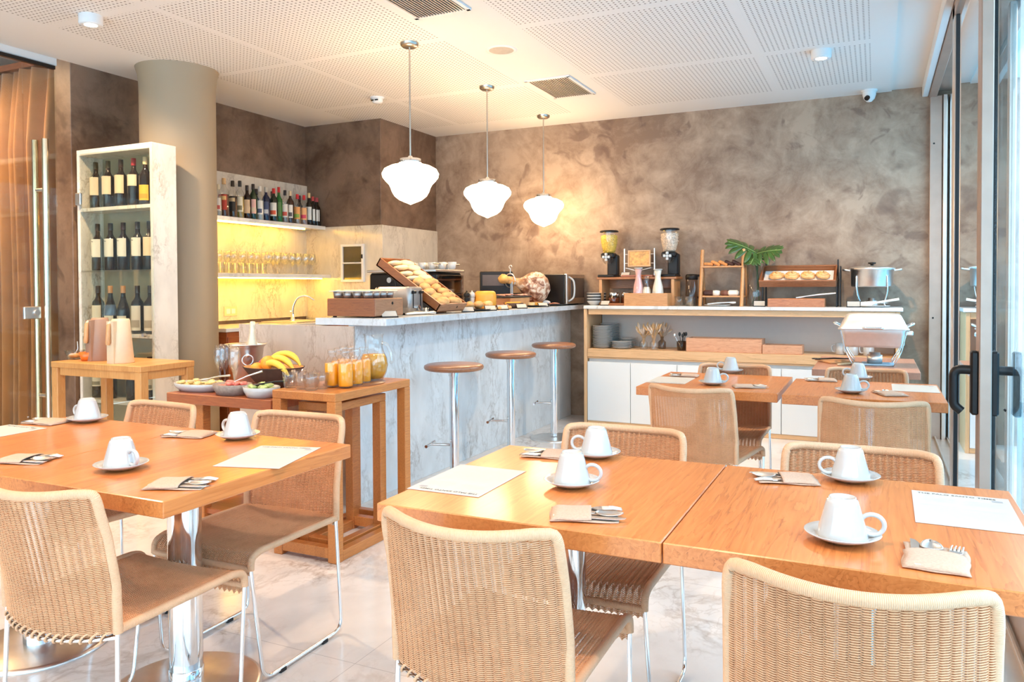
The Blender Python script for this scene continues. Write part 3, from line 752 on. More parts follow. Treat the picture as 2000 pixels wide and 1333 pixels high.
# ------------------------------------------------------------------ bottles
def bottle(name, label, cat, loc, h=.3, r0=.037, kind='wine', glass_c=(.012, .008, .006), cap=(.03, .01, .01), lab=(.8, .72, .58), lz=(.08, .2), fill=None, group=None, rz=0, mark=None, lab2=None, th=2.4, matcache={}):
    r = thing(name, label, cat, loc, rz, group)
    def mt(c, ro, coat=.4):
        k = (tuple(round(x, 3) for x in c), ro)
        if k not in matcache: matcache[k] = plain('bottle_tone', c, ro, coat=coat*.3, var=.03)
        return matcache[k]
    if kind == 'wine': pr = [(0, 0), (r0*.93, 0), (r0, .006), (r0, h*.60), (r0*.92, h*.655), (r0*.55, h*.72), (r0*.38, h*.77), (r0*.36, h*.99), (0, h*.99)]
    elif kind == 'burgundy': pr = [(0, 0), (r0*.93, 0), (r0, .006), (r0, h*.46), (r0*.93, h*.52), (r0*.70, h*.62), (r0*.46, h*.72), (r0*.37, h*.80), (r0*.35, h*.99), (0, h*.99)]
    else: pr = [(0, 0), (r0*.95, 0), (r0, .006), (r0, h*.62), (r0*.9, h*.68), (r0*.5, h*.76), (r0*.34, h*.80), (r0*.34, h*.97), (0, h*.97)]
    sq = (lambda a: min(1/max(abs(cos(a)), abs(sin(a))), 1.18)*.9) if kind == 'square' else None
    part('body', MB().lathe(pr, 24, sq=sq), M['glassy'] if fill else mt(glass_c, .08), r)
    if fill: part('liquid', MB().lathe([(0, .005), (r0*.88, .005), (r0*.90, h*.58), (0, h*.58)], 20, sq=sq), mt(fill, .1), r)
    cr = r0*.40
    part('cap', MB().lathe([(cr, h*.845), (cr, h*.995), (cr*.9, h), (0, h)], 18, cap0=False), mt(cap, .35), r)
    if lab:
        n = 12; z0, z1 = h*lz[0]/.3, h*lz[1]/.3; a0 = -PI/2+.42      # faces the viewer
        rr = r0*(1.02 if kind != 'square' else 1.04)
        vs = []; th0 = a0-th/2
        for i in range(n+1):
            a = th0+th*i/n; k = rr*(sq(a) if sq else 1); vs += [(k*cos(a), k*sin(a), z0), (k*cos(a), k*sin(a), z1)]
        lm = MB().add(vs, [(2*i, 2*i+2, 2*i+3, 2*i+1) for i in range(n)], None, True)
        lo = part('bottle_label', lm, mt(lab, .7, 0), r)
        if lab2:
            vs = []; th1 = th*.8; z2 = z0+(z1-z0)*.12; z3 = z0+(z1-z0)*(.42 if mark != 'top' else .3)
            if mark == 'top': z2, z3 = z1-(z1-z0)*.35, z1-(z1-z0)*.1
            for i in range(n+1):
                a = a0-th1/2+th1*i/n; k = rr*1.012*(sq(a) if sq else 1); vs += [(k*cos(a), k*sin(a), z2), (k*cos(a), k*sin(a), z3)]
            part('print', MB().add(vs, [(2*i, 2*i+2, 2*i+3, 2*i+1) for i in range(n)], None, True), mt(lab2, .7, 0), lo)
    return r
DK = (.012, .007, .005)
spirits = [ # px, kind, glass, cap, label, print, fill, height, radius, text
 (427, 'spirit', DK, (.7, .6, .4), (.75, .68, .6), (.6, .1, .08), (.5, .45, .35), .27, .03, 'clear spirit bottle with white and red label, first against the column'),
 (438, 'square', DK, (.65, .42, .2), (.45, .05, .03), (.75, .5, .2), (.10, .03, .01), .33, .042, 'square amber whisky bottle with slanted red label and gold cap'),
 (455, 'square', DK, (.02, .015, .01), (.03, .025, .02), (.6, .45, .25), (.08, .03, .01), .32, .040, 'square amber whisky bottle with black label and black cap'),
 (469, 'spirit', DK, (.03, .03, .03), (.75, .68, .5), (.25, .2, .1), (.45, .30, .05), .33, .038, 'rounded clear bottle of yellow spirit with tall black cap'),
 (483, 'wine', (.02, .008, .005), (.03, .02, .02), (.7, .5, .3), None, None, .30, .037, 'dark brown liqueur bottle with small oval tan label'),
 (495, 'spirit', (.02, .04, .015), (.02, .015, .015), (.80, .48, .40), (.75, .6, .4), None, .32, .037, 'dark green bottle with a salmon pink label and black cap'),
 (508, 'spirit', DK, (.75, .72, .66), (.78, .76, .7), (.10, .12, .2), (.5, .5, .46), .31, .036, 'clear spirit bottle with white label and white cap'),
 (520, 'spirit', (.008, .012, .04), (.55, .5, .42), (.06, .08, .16), (.6, .6, .6), None, .31, .037, 'navy blue gin bottle with silver lettering band'),
 (535, 'spirit', (.015, .02, .01), (.55, .02, .02), (.82, .78, .68), (.75, .12, .05), None, .31, .038, 'dark herbal liqueur bottle, cream label, red cap, left of the green one'),
 (545, 'wine', (.02, .13, .025), (.55, .02, .02), (.10, .2, .06), None, None, .33, .033, 'bright green vermouth bottle with red capsule'),
 (557, 'spirit', DK, (.02, .015, .02), (.8, .74, .66), (.7, .12, .08), (.28, .22, .18), .31, .036, 'clear bottle with black cap and a red and white diamond label'),
 (567, 'spirit', (.05, .02, .01), (.72, .55, .35), (.82, .78, .7), (.12, .1, .1), None, .31, .036, 'brown rum bottle with white label and wooden stopper'),
 (581, 'spirit', DK, (.6, .02, .03), (.85, .38, .12), (.3, .45, .08), (.35, .25, .16), .29, .036, 'fruit vodka bottle with orange and green label and red cap'),
 (594, 'spirit', DK, (.6, .02, .03), (.85, .45, .2), (.75, .08, .14), (.4, .25, .2), .29, .036, 'fruit vodka bottle with crimson fruit on its label and red cap'),
 (604, 'wine', DK, (.7, .5, .25), (.78, .76, .7), None, None, .32, .034, 'dark wine bottle with white label and tan capsule near the shelf end'),
 (611, 'wine', DK, (.45, .05, .05), (.80, .78, .72), None, None, .29, .034, 'dark wine bottle with white label, third from the shelf end'),
 (617, 'wine', DK, (.35, .05, .06), (.80, .78, .72), None, None, .285, .034, 'dark wine bottle with white label, second from the shelf end'),
 (628, 'wine', DK, (.35, .05, .06), (.82, .80, .74), None, None, .285, .036, 'dark wine bottle with white label standing last on the shelf end'),
]
zs = 1.9025
for i, (px, kd, gc, cp, lb, l2, fl, h, rr, tx) in enumerate(spirits):
    X = -5.06
    y = min(Xp(px, 430, X).y, 6.19)
    bottle('spirit_bottle' if kd != 'wine' else 'wine_bottle', tx, 'bottle', (X, y, zs), h, rr, kd, gc, cp, lb, (.05, .17), fl, 'bottles on the upper bar shelf', 0, 'top' if i in (1, 2) else None, l2, 2.0)
for px, tx, cp in ((501, 'dark bottle in the second row behind the green and clear ones', (.03, .02, .02)), (532, 'dark bottle in the second row behind the herbal liqueur', (.03, .02, .02)), (585, 'dark bottle in the second row behind the fruit vodkas', (.10, .02, .03))):
    bottle('wine_bottle', tx, 'bottle', (-5.17, Xp(px, 430, -5.17).y, zs), .30, .035, 'wine', DK, cp, None, group='bottles on the upper bar shelf')

ORD = 'first second third fourth fifth sixth seventh eighth ninth tenth eleventh twelfth thirteenth fourteenth fifteenth sixteenth seventeenth eighteenth'.split()
# glasses on the lower shelf: built once per kind
def tumbler(h=.09, r0=.034, r1=.04):
    return MB().lathe([(0, .004), (r0*.9, .004), (r1*.95, h), (r1, h), (r0, 0), (0, 0)], 18, cap0=False)
def stem(h=.2, r=.036):
    return MB().lathe([(0, 0), (.034, 0), (.032, .004), (.006, .010), (.004, h*.42), (.02, h*.50), (r, h*.66), (r*.97, h*.8), (r*.82, h), (r*.79, h), (r*.92, h*.8), (r*.94, h*.66), (.015, h*.52), (0, h*.5)], 18, cap0=False)
zg = 1.4195
g_t = tag(tumbler().build('tumbler', M['glassy'], None, loc=(-5.0, 4.86, zg)), 'clear tumbler first in the front row of the glass shelf', 'glass', 'glasses on the lower bar shelf')
g_w = tag(stem().build('wine_glass', M['glassy'], None, loc=(-5.15, 4.9, zg)), 'stemmed glass standing at the back of the glass shelf', 'glass', 'glasses on the lower bar shelf')
for k in range(1, 7):
    c = copy_tree(g_t); c.location = (-5.0+.01*(k % 2), 4.86+.083*k, zg); c['label'] = ORD[k]+' clear tumbler from the round column in the front row of the glass shelf'
g_t['label'] = 'first clear tumbler beside the round column in the front row of the glass shelf'
for k in range(1, 14):
    c = copy_tree(g_w); c.location = (-5.17+.012*(k % 3), 4.9+.094*k, zg); c['label'] = ORD[k]+' stemmed glass from the round column in the back row of the glass shelf'
g_w['label'] = 'first stemmed glass beside the round column in the back row of the glass shelf'
for k in range(7):
    c = copy_tree(g_w); c.location = (-5.02+.01*(k % 2), 5.46+.1*k, zg); c.name = 'wine_glass'; c['label'] = ORD[6-k]+' stemmed glass from the right end in the front row of the glass shelf'

# ------------------------------------------------------------------ wine cabinet
y0 = 3.70
a, b = Yp(149, 291, y0), Yp(296, 277, y0); H = b.z; x0, x1 = a.x, b.x; dp = .20
r = thing('wine_cabinet', 'tall white marble wine cabinet with glass door beside the round column', 'cabinet', (x0, y0, 0))
wd = x1-x0
MW = marble('cabinet_marble', (.84, .79, .70), (.42, .36, .28), .25, 2.4, amount=.75, vscale=3)
part('side_panel', MB().box((wd-.012, dp/2, H/2), (.024, dp, H), .002), MW, r)
part('side_panel', MB().box((.012, dp/2, H/2), (.024, dp, H), .002), MW, r)
part('top_panel', MB().box((wd/2, dp/2, H-.02), (wd-.05, dp, .04), .002), MW, r)
part('back_panel', MB().box((wd/2, dp-.006, H/2), (wd-.05, .012, H-.04), 0), marble('cabinet_back', (.42, .34, .21), (.24, .18, .10), .3, 2.0, amount=.5), r)
rows = []
for pz, nm in ((404, 'a'), (528, 'b'), (652, 'c'), (782, 'd')):
    z = Yp(225, pz, y0+.03).z; rows.append(z)
    if nm == 'b': part('glass_shelf', MB().box((wd/2, dp/2-.01, z-.006), (wd-.05, dp-.03, .012), .001), M['glassy'], r)
    else: part('shelf', MB().box((wd/2, dp/2-.01, z-.0125), (wd-.05, dp-.03, .025), .002), MW, r)
part('base', MB().box((wd/2, dp/2, .05), (wd-.05, dp, .1), .002), MW, r)
dr = part('glass_door', MB().box((wd/2+.03, -.006, H/2), (wd-.04, .008, H-.06), .001), M['pane_clear'], r)
part('hinge', MB().box((.035, -.013, 1.93), (.055, .02, .085), .004), M['steel'], dr)
part('hinge', MB().box((.035, -.013, .4), (.055, .02, .085), .004), M['steel'], dr)
part('knob', MB().cyl((wd-.07, -.012, rows[2]), (wd-.07, -.034, rows[2]), .012, 14), M['steel'], r)
DKW = (.014, .006, .005)
wines = [
 [(188, 'wine', (.06, .04, .015), (.74, .60, .42), 'gold framed cream label, leftmost'), (212, 'wine', (.07, .05, .02), (.74, .60, .42), 'tall cream label, second from the left'), (237, 'wine', (.05, .02, .01), (.72, .56, .38), 'rounded tan label with a small peak'), (262, 'wine', (.40, .02, .03), (.76, .60, .44), 'wide cream label and a red capsule'), (285, 'wine', (.75, .58, .36), (.80, .45, .06), 'yellow picture label and cream capsule')],
 [(190, 'wine', (.03, .02, .02), (.82, .76, .64), 'white label with a dark bird, leftmost'), (215, 'wine', (.03, .02, .02), (.82, .76, .64), 'white label with a dark bird, second'), (240, 'wine', (.05, .015, .015), (.82, .76, .64), 'white label with a dark bird, third'), (268, 'wine', (.03, .02, .02), (.82, .76, .64), 'white label with a dark bird, fourth'), (291, 'wine', (.03, .02, .02), (.80, .62, .40), 'cream label with brown figures, rightmost')],
 [(189, 'wine', (.03, .015, .012), (.76, .66, .50), 'sketch label and dark capsule, leftmost'), (213, 'burgundy', (.55, .26, .10), (.76, .66, .50), 'sloping shoulders and a copper capsule, left one'), (238, 'burgundy', (.55, .26, .10), (.76, .66, .50), 'sloping shoulders and a copper capsule, right one'), (266, 'wine', (.03, .015, .012), (.78, .68, .54), 'tall sketch label and dark capsule, fourth'), (291, 'wine', (.03, .015, .012), (.78, .68, .54), 'sketch label, half hidden by the cabinet edge')],
 [(187, 'wine', (.03, .015, .012), (.74, .62, .46), 'two tone label, leftmost'), (211, 'wine', (.03, .015, .012), (.74, .62, .46), 'two tone label, second'), (254, 'wine', (.03, .015, .012), None, 'white writing straight on the dark glass'), (288, 'wine', (.03, .015, .012), (.80, .66, .46), 'cream label beside the cabinet side')]]
rown = ['top', 'second', 'third', 'bottom']
for j, row in enumerate(wines):
    for (px, kd, cp, lb, tx) in row:
        yy = y0+.085; X = Yp(px, 400, yy).x
        h = {0: .335, 1: .335, 2: .335, 3: .31}[j]
        l2 = {0: None, 1: None, 2: (.45, .36, .26), 3: (.25, .2, .13)}[j]
        if px == 285: l2 = (.75, .3, .05)
        lz = (.085, .2) if j != 2 else ((.02, .175) if kd == 'wine' else (.01, .11))
        if px == 262: lz = (.125, .195)
        if j == 3: lz = (.08, .16)
        if px == 285: lz = (.03, .125)
        bt = bottle('wine_bottle', f'wine bottle on the {rown[j]} cabinet shelf, {tx}', 'bottle', (min(X, x1-.065), yy, rows[j]+.001), h, .042, kd, DKW, cp, lb, lz, group='wine bottles in the marble cabinet', lab2=l2, th=1.75)
        if j == 1 and px < 290:   # small dark bird silhouettes on the label
            a0 = -PI/2+.25; m = MB()
            for (da, z, s) in ((-.35, .205, .008), (-.5, .10, .007)):
                cxx, cyy = .0432*cos(a0+da), .0432*sin(a0+da)
                t = Vector((-sin(a0+da), cos(a0+da), 0)); P0 = Vector((cxx, cyy, z))
                m.add([P0-t*s*1.6+Vector((0, 0, s)), P0+Vector((0, 0, -s*.5)), P0+t*s*2+Vector((0, 0, s*.2)), P0+Vector((0, 0, s*.3))], [(0, 1, 2, 3)])
            part('bird_print', m, M['ink'], [c for c in bt.children if c.name.startswith('bottle_label')][0])

# ------------------------------------------------------------------ kettle stand on the left
ky = 3.20
a, b = Yp(105, 713, ky), Yp(280, 714, ky)
kz = .835; kx0, kx1 = a.x, b.x
r = thing('side_table', 'small square oak side table holding two insulated jugs', 'side table', ((kx0+kx1)/2, ky+.18, 0), 0)
w2 = (kx1-kx0)/2-.02
part('tabletop', MB().box((0, 0, kz-.018), (2*w2+.04, .40, .036), .003), M['oak'], r)
for sx in (-1, 1):
    for sy in (-1, 1): part('leg', MB().box((sx*(w2-.01), sy*.17, (kz-.036)/2), (.055, .055, kz-.036), .003), M['oak'], r)
part('apron', MB().box((0, -.17, kz-.06), (2*w2-.09, .03, .05), .002), M['oak'], r)
part('apron', MB().box((0, .17, kz-.06), (2*w2-.09, .03, .05), .002), M['oak'], r)
part('apron', MB().box((w2-.01, 0, kz-.06), (.03, .28, .05), .002), M['oak'], r)
kt = {}
def jug(px, mat, label, rz, dy):
    p = Yp(px, 713, ky+dy)
    r = thing('insulated_jug', label, 'jug', (p.x, p.y, kz), rz, 'insulated jugs on the oak side table')
    part('body', MB().lathe([(0, 0), (.072, 0), (.074, .004), (.052, .262), (.050, .266), (0, .266)], 40), mat, r)
    part('spout_panel', MB().prism([(-.030, -.076), (.030, -.076), (.024, -.04), (-.024, -.04)], .0, .26), mat, r)
    part('lid', MB().lathe([(.05, .266), (.048, .272), (0, .273)], 30), mat, r)
    part('handle', MB().tube([(0, -.092, .115), (0, -.090, .13), (0, -.084, .235), (0, -.078, .245)], [.010, .015, .012, .009], 14), M['lightwoodz'], r, label='pale wooden handle grip')
    part('handle_mount', MB().tube(smooth_path([(0, -.05, .252), (0, -.080, .252), (0, -.084, .225)], .015, 4), .009, 10), M['cream_can'], r)
jug(196, M['coffee_can'], 'brown insulated jug with a pale wooden handle', -.12, .16)
jug(237, M['cream_can'], 'cream insulated jug with a pale wooden handle', .0, .10)
p = Yp(146, 708, ky+.14)
r = thing('glass_bowl', 'small glass bowl of dark tea bags with a spoon on the oak side table', 'bowl', (p.x, p.y, kz))
part('bowl', MB().lathe([(0, .004), (.035, .004), (.058, .06), (.060, .06), (.038, 0), (0, 0)], 28, cap0=False), M['glassy'], r)
part('contents', MB().blob((0, 0, .025), (.08, .08, .03), noise=.08), M['bread'], r)
sp = MB().tube([(.0, 0, .03), (.02, .01, .07), (.0, .02, .115)], .003, 6); tag(part('spoon', sp, M['steel'], None, loc=(p.x, p.y, kz)), 'dark spoon leaning in the small glass bowl on the oak table', 'spoon')
p = Yp(172, 708, ky+.11)
o = MB().lathe([(0, .004), (.034, .004), (.05, .055), (.053, .055), (.037, 0), (0, 0)], 30, cap0=False).build('bowl', plain('orange_plastic', (.85, .17, .02), .35, coat=.3), None, loc=(p.x, p.y, kz))
tag(o, 'small bright orange bowl between the glass bowl and the brown jug', 'bowl')
# ------------------------------------------------------------------ sideboard along the plaster wall
SY, SZ = 6.83, 1.112
sb = thing('sideboard', 'long pale wood sideboard with white marble top and white doors', 'sideboard', (0, 0, 0))
part('marble_top', MB().box((-1.14, (SY+7.28)/2-.01, 1.097), (2.66, 7.28-SY+.02, .03), .003), M['marble'], sb)
part('apron', MB().box((-1.145, SY+.02, 1.056), (2.57, .03, .052), .002), M['pine'], sb)
for x in (-2.458, .155): part('side_panel', MB().box((x, (SY+7.27)/2, .54), (.03, 7.27-SY, 1.08), .002), M['pinez'], sb)
part('shelf_board', MB().box((-1.15, (SY+7.26)/2, .674), (2.58, 7.26-SY-.005, .076), .002), M['pine'], sb)
part('rail', MB().box((-1.15, SY+.03, .627), (2.58, .03, .014), .001), M['pine'], sb)
part('carcass', MB().box((-1.15, (SY+.04+7.26)/2, .33), (2.57, 7.22-SY, .58), 0), M['white'], sb)
part('back_panel', MB().box((-1.15, 7.262, .87), (2.57, .012, .36), 0), plain('niche_back', (.74, .64, .56), .6, var=.01), sb)
part('plinth', MB().box((-1.15, SY+.03, .02), (2.58, .05, .038), .002), M['pine'], sb)
ds = [-2.441, -2.026, -1.600, -1.165, -.72, -.283, .14]
for a, b in zip(ds, ds[1:]): part('door', MB().box(((a+b)/2, SY+.010, .316), (b-a-.005, .018, .55), .0015), M['lacquer'], sb)
def X_(px, Y): return Yp(px, 600, Y).x
def card(x, y, z, label, rz=0, wd=.085, h=.052, tilt=1.0):
    r = thing('label_card', label, 'label card', (x, y, z), rz, 'small white label cards on black stands')
    Mt = Matrix.Rotation(-tilt*.6, 4, 'X')
    part('stand', MB().box((0, .012, .004), (wd, .045, .008), .001).box((0, 0, h/2), (wd+.004, .004, h+.006), .0005, M=Mt), M['black'], r)
    part('card', MB().box((0, -.0035, h/2+.001), (wd-.006, .002, h-.006), 0, M=Mt), M['paper'], r)
    return r
# bowls
def bowl(x, y, z, label, s=1.0, grp='bowls stacked at the left end of the sideboard'):
    r = thing('cereal_bowl', label, 'bowl', (x, y, z), 0, grp)
    part('body', MB().lathe([(0, .004), (.03*s, .004), (.062*s, .040), (.066*s, .062), (.069*s, .062), (.065*s, .038), (.034*s, 0), (0, 0)], 30, cap0=False), M['ceram'], r)
    part('dark_band', MB().lathe([(.0685*s, .046), (.0698*s, .058)], 30, cap0=False, cap1=False), M['black'], r)
x, y = X_(1160, 6.93), 6.93
for k, t in enumerate(('bottom bowl of the front stack beside the microwave', 'middle bowl of the front stack beside the microwave', 'top bowl of the front stack beside the microwave')): bowl(x, y, SZ+.024*k*1.15, 'white cereal bowl with dark band, '+t)
x, y = X_(1170, 7.09), 7.09
for k, t in enumerate(('bottom bowl of the rear stack', 'middle bowl of the rear stack', 'top bowl of the rear stack')): bowl(x, y, SZ+.0276*k, 'white cereal bowl with dark band, '+t)
card(X_(1181, 6.87), 6.87, SZ, 'white label card in front of the stacked cereal bowls')
def jar(px, Y, label):
    r = thing('glass_jar', label, 'jar', (X_(px, Y), Y, SZ), 0, 'lidded glass jars on the sideboard')
    part('body', MB().lathe([(0, 0), (.045, 0), (.055, .012), (.055, .075), (.045, .09), (.045, .095)], 24), M['smoke'], r)
    part('contents', MB().lathe([(0, .004), (.045, .006), (.049, .07), (0, .075)], 20), plain('dried_fruit', (.30, .10, .05), .7, var=.5, scale=80), r)
    part('lid', MB().lathe([(.048, .095), (.048, .115), (.044, .12), (0, .12)], 24, cap0=False), M['chrome'], r)
jar(1199, 6.99, 'lidded glass jar of dark dried fruit beside the cereal bowls')
jar(1224, 7.03, 'lidded glass jar partly hidden behind the carafe box')
o = MB().box((X_(1206, 6.90), 6.90, SZ+.011), (.15, .09, .022), .006).build('wooden_board', M['walnut']); tag(o, 'small dark wooden board in front of the glass jar', 'board')
# riser with the cereal dispensers
x0, x1 = X_(1169, 7.0), X_(1318, 7.0); RZ = SZ+.265
r = thing('wooden_riser', 'wooden shelf riser carrying two cereal dispensers and the honeycomb', 'riser', ((x0+x1)/2, 7.12, SZ))
wd = x1-x0
part('top_board', MB().box((0, 0, .254), (wd+.03, .25, .022), .003), M['teakx'], r)
for s in (-1, 1): part('side_board', MB().box((s*(wd/2-.02), 0, .122), (.028, .24, .243), .002), M['lightwoodz'], r)
part('back_board', MB().box((0, .11, .20), (wd-.07, .014, .085), .001), M['teakx'], r)
def dispenser(px, label, fill, grp, big=1.0):
    Y = 7.10
    r = thing('cereal_dispenser', label, 'cereal dispenser', (X_(px, Y), Y, RZ), 0, grp)
    part('foot', MB().box((0, -.01, .012), (.16, .20, .024), .008), M['black'], r)
    part('column', MB().box((.03, .04, .115), (.10, .09, .20), .012), M['black'], r)
    part('valve_block', MB().box((0, -.01, .205), (.13, .11, .05), .02), M['black'], r)
    part('chute', MB().lathe([(.055, .19), (.05, .155), (.03, .13), (.028, .125)], 20, (0, -.035, 0)), M['glassy'], r)
    kb = MB()
    for a in (0, PI/2, PI, 3*PI/2): kb.box((.026*cos(a), -.095, .19+.026*sin(a)), (.026, .02, .026), .008)
    kb.cyl((0, -.06, .19), (0, -.10, .19), .012, 12)
    part('turn_knob', kb, M['ceram'], r)
    pr = [(.045, .225), (.060, .245), (.075, .30), (.080, .36), (.082, .43)]
    part('canister', MB().lathe(pr, 30, cap0=False, cap1=False), M['glass'], r)
    rnd = random.Random(px); fl = MB().lathe([(0, .228), (.043, .23), (.057, .248), (.071, .30), (.076, .36), (.077, .395), (.05, .405), (0, .408)], 24)
    for k in range(260):
        a = rnd.uniform(0, 2*PI); z = rnd.uniform(.24, .395); rr = .05+.0245*min(1, (z-.23)/.1)
        fl.blob((rr*cos(a), rr*sin(a), z), (.016, .012, .008), 6, 4, rot=(rnd.random()*3, rnd.random()*3, a))
    part('cereal', fl, fill, r)
    part('lid', MB().lathe([(.078, .428), (.089, .430), (.089, .440), (.08, .446), (0, .446)], 30), M['black'], r)
    return r
dispenser(1190, 'cereal dispenser full of yellow corn flakes, left one on the riser', plain('corn_flakes', (.88, .52, .08), .6, var=.3, scale=90), 'cereal dispensers on the wooden riser')
dispenser(1308, 'cereal dispenser full of pale muesli, right one on the riser', plain('muesli', (.72, .55, .42), .7, var=.4, scale=90), 'cereal dispensers on the wooden riser')
# honeycomb rack
hx = X_(1249, 7.12)
r = thing('honeycomb_rack', 'metal rack holding a framed honeycomb between the cereal dispensers', 'honeycomb rack', (hx, 7.12, RZ))
st = MB()
for s in (-1, 1):
    st.box((s*.145, 0, .135), (.012, .012, .27), .002)
    st.cyl((s*.145, 0, .215), (s*.10, 0, .215), .004, 8).cyl((s*.145, 0, .13), (s*.10, 0, .13), .004, 8)
st.box((0, 0, .008), (.30, .09, .012), .003)
part('stand', st, M['steel'], r)
part('drip_tray', MB().add([(-.12, -.05, .085), (0, -.05, .055), (.12, -.05, .085), (.12, .05, .085), (0, .05, .055), (-.12, .05, .085)], [(0, 1, 4, 5), (1, 2, 3, 4)]), M['white'], r, solid=.006)
fm = MB()
for s in (-1, 1): fm.box((s*.102, 0, .175), (.014, .03, .155), .002); fm.box((0, 0, .175+s*.071), (.19, .03, .013), .002)
part('frame', fm, M['pinez'], r)
part('honeycomb', MB().box((0, 0, .175), (.19, .018, .13), .002), plain('honeycomb', (.80, .38, .10), .35, var=.35, scale=35, bmp=.6), r)
part('dark_feet', MB().box((0, .0, .004), (.1, .1, .004), 0), M['steel'], r)
card(X_(1220, 7.02), 7.03, RZ, 'white label card beside the yellow corn flake dispenser')
o = MB().box((X_(1246, 7.05), 7.035, RZ+.010), (.30, .05, .018), .003).build('wooden_board', M['redwood']); tag(o, 'long reddish board lying under the honeycomb rack on the riser', 'board')
# box of carafes
bx, by = X_(1265, 6.93), 6.93
r = thing('wooden_box', 'open pale wooden box holding three milk and yoghurt carafes', 'box', (bx, by, SZ))
bw, bd, bh = .40, .15, .115
part('front_board', MB().box((0, -bd/2, bh/2), (bw, .012, bh), .004), M['lightwood'], r)
part('back_board', MB().box((0, bd/2, bh/2), (bw, .012, bh), .004), M['teakx'], r)
for s in (-1, 1): part('end_board', MB().box((s*(bw/2-.006), 0, bh/2), (.012, bd-.01, bh), .002), M['lightwood'], r)
part('bottom_board', MB().box((0, 0, .006), (bw-.02, bd-.01, .012), 0), M['teakx'], r)
def carafe(px, h, r0, fill, label, level=1.0):
    r = thing('carafe', label, 'carafe', (X_(px, by), by, SZ+.013), 0, 'carafes standing in the wooden box')
    k = h/.33; q = r0/.05
    pr = [(0, .0), (.046*q, 0), (.05*q, .01), (.052*q, .10*k), (.045*q, .17*k), (.028*q, .235*k), (.026*q, .27*k), (.038*q, h)]
    part('body', MB().lathe(pr, 28, cap1=False), M['glassy'], r)
    inn = [(a*.94, min(b, h*level-.003)) for a, b in pr if b < h*level] + [(pr[-1][0]*.9 if level > .95 else .028*q, h*level-.002), (0, h*level-.002)]
    part('contents', MB().lathe([(inn[0][0], .004)]+[(a, b+.003) for a, b in inn[1:]], 28), fill, r)
    part('stopper' if level > .95 else 'rim', MB().lathe([(.036*q, h-.004), (.040*q, h-.002), (.040*q, h+.006), (.036*q, h+.006)], 28, cap0=False, cap1=level > .95), M['ceram'] if level > .95 else M['glassy'], r)
carafe(1247, .33, .050, M['pink'], 'carafe of pink strawberry yoghurt in the wooden box')
carafe(1263, .255, .042, M['milk'], 'small half full carafe of milk between the pink and the tall white one', .62)
carafe(1285, .315, .052, M['milk'], 'tall carafe of white yoghurt at the right end of the wooden box')
# thermos, tumblers
r = thing('glass_jug', 'grey glass jug with a black lid and handle beside the ladder stand', 'jug', (X_(1351, 7.06), 7.06, SZ))
part('body', MB().lathe([(0, 0), (.056, 0), (.058, .01), (.054, .235), (.050, .24)], 30), M['smoke'], r)
part('lid', MB().lathe([(.052, .235), (.056, .24), (.056, .27), (.048, .285), (0, .288)], 30, cap0=False), M['black'], r)
part('handle', MB().tube(smooth_path([(.04, 0, .275), (.085, 0, .270), (.095, 0, .23), (.09, 0, .10), (.055, 0, .07)], .03), .010, 10), M['black'], r)
def glass_short(loc, label, grp, s=1.0):
    r = thing('tumbler', label, 'glass', loc, 0, grp)
    part('body', MB().lathe([(0, .008), (.030*s, .008), (.036*s, .085*s), (.039*s, .085*s), (.034*s, 0), (0, 0)], 20, cap0=False), M['glassy'], r)
    return r
glass_short((X_(1326, 6.93), 6.93, SZ), 'short empty tumbler right of the wooden box, left of the pair', 'tumblers on the sideboard')
glass_short((X_(1346, 6.90), 6.90, SZ), 'short empty tumbler in front of the grey glass jug', 'tumblers on the sideboard')
# ladder stand
lx0, lx1 = X_(1372, 7.0), X_(1452, 7.0); lw = lx1-lx0
r = thing('ladder_stand', 'pale wooden A-shaped stand with two small shelves of cakes', 'cake stand', ((lx0+lx1)/2, 7.03, SZ))
for s, nm in ((-1, 'left'), (1, 'right')):
    x = s*lw/2
    part('leg', MB().tube([(x, -.14, 0), (x+.0, -.02, .50)], .016, 4, ref=(1, 0, 0)), M['lightwoodz'], r)
    part('leg', MB().tube([(x+s*.012, .14, 0), (x+s*.012, .0, .46)], .014, 4, ref=(1, 0, 0)), M['lightwoodz'], r)
part('shelf', MB().box((0, 0, .348), (lw+.02, .15, .014), .002), M['lightwood'], r)
part('shelf', MB().box((0, 0, .085), (lw+.02, .23, .014), .002), M['lightwood'], r)
lx = (lx0+lx1)/2
for k, (dx, mt, lb, tl) in enumerate(((-.13, 'cake', 'golden cake slice on the upper ladder shelf, leftmost', .1), (-.065, 'cake', 'golden cake slice on the upper ladder shelf, second', .45), (0, 'cake', 'golden cake slice on the upper ladder shelf, third', .45), (.055, 'choc', 'dark chocolate cake slice on the upper ladder shelf, left one', .45), (.115, 'choc', 'dark chocolate cake slice on the upper ladder shelf, right one', .5))):
    o = MB().box((0, 0, 0), (.085, .06, .026), .006).build('cake_slice', M[mt]); o.location = (lx+dx, 7.03, SZ+.374+.006*(tl > .2)); o.rotation_euler = (0, tl, 0)
    tag(o, lb, 'cake', 'cake slices on the ladder stand')
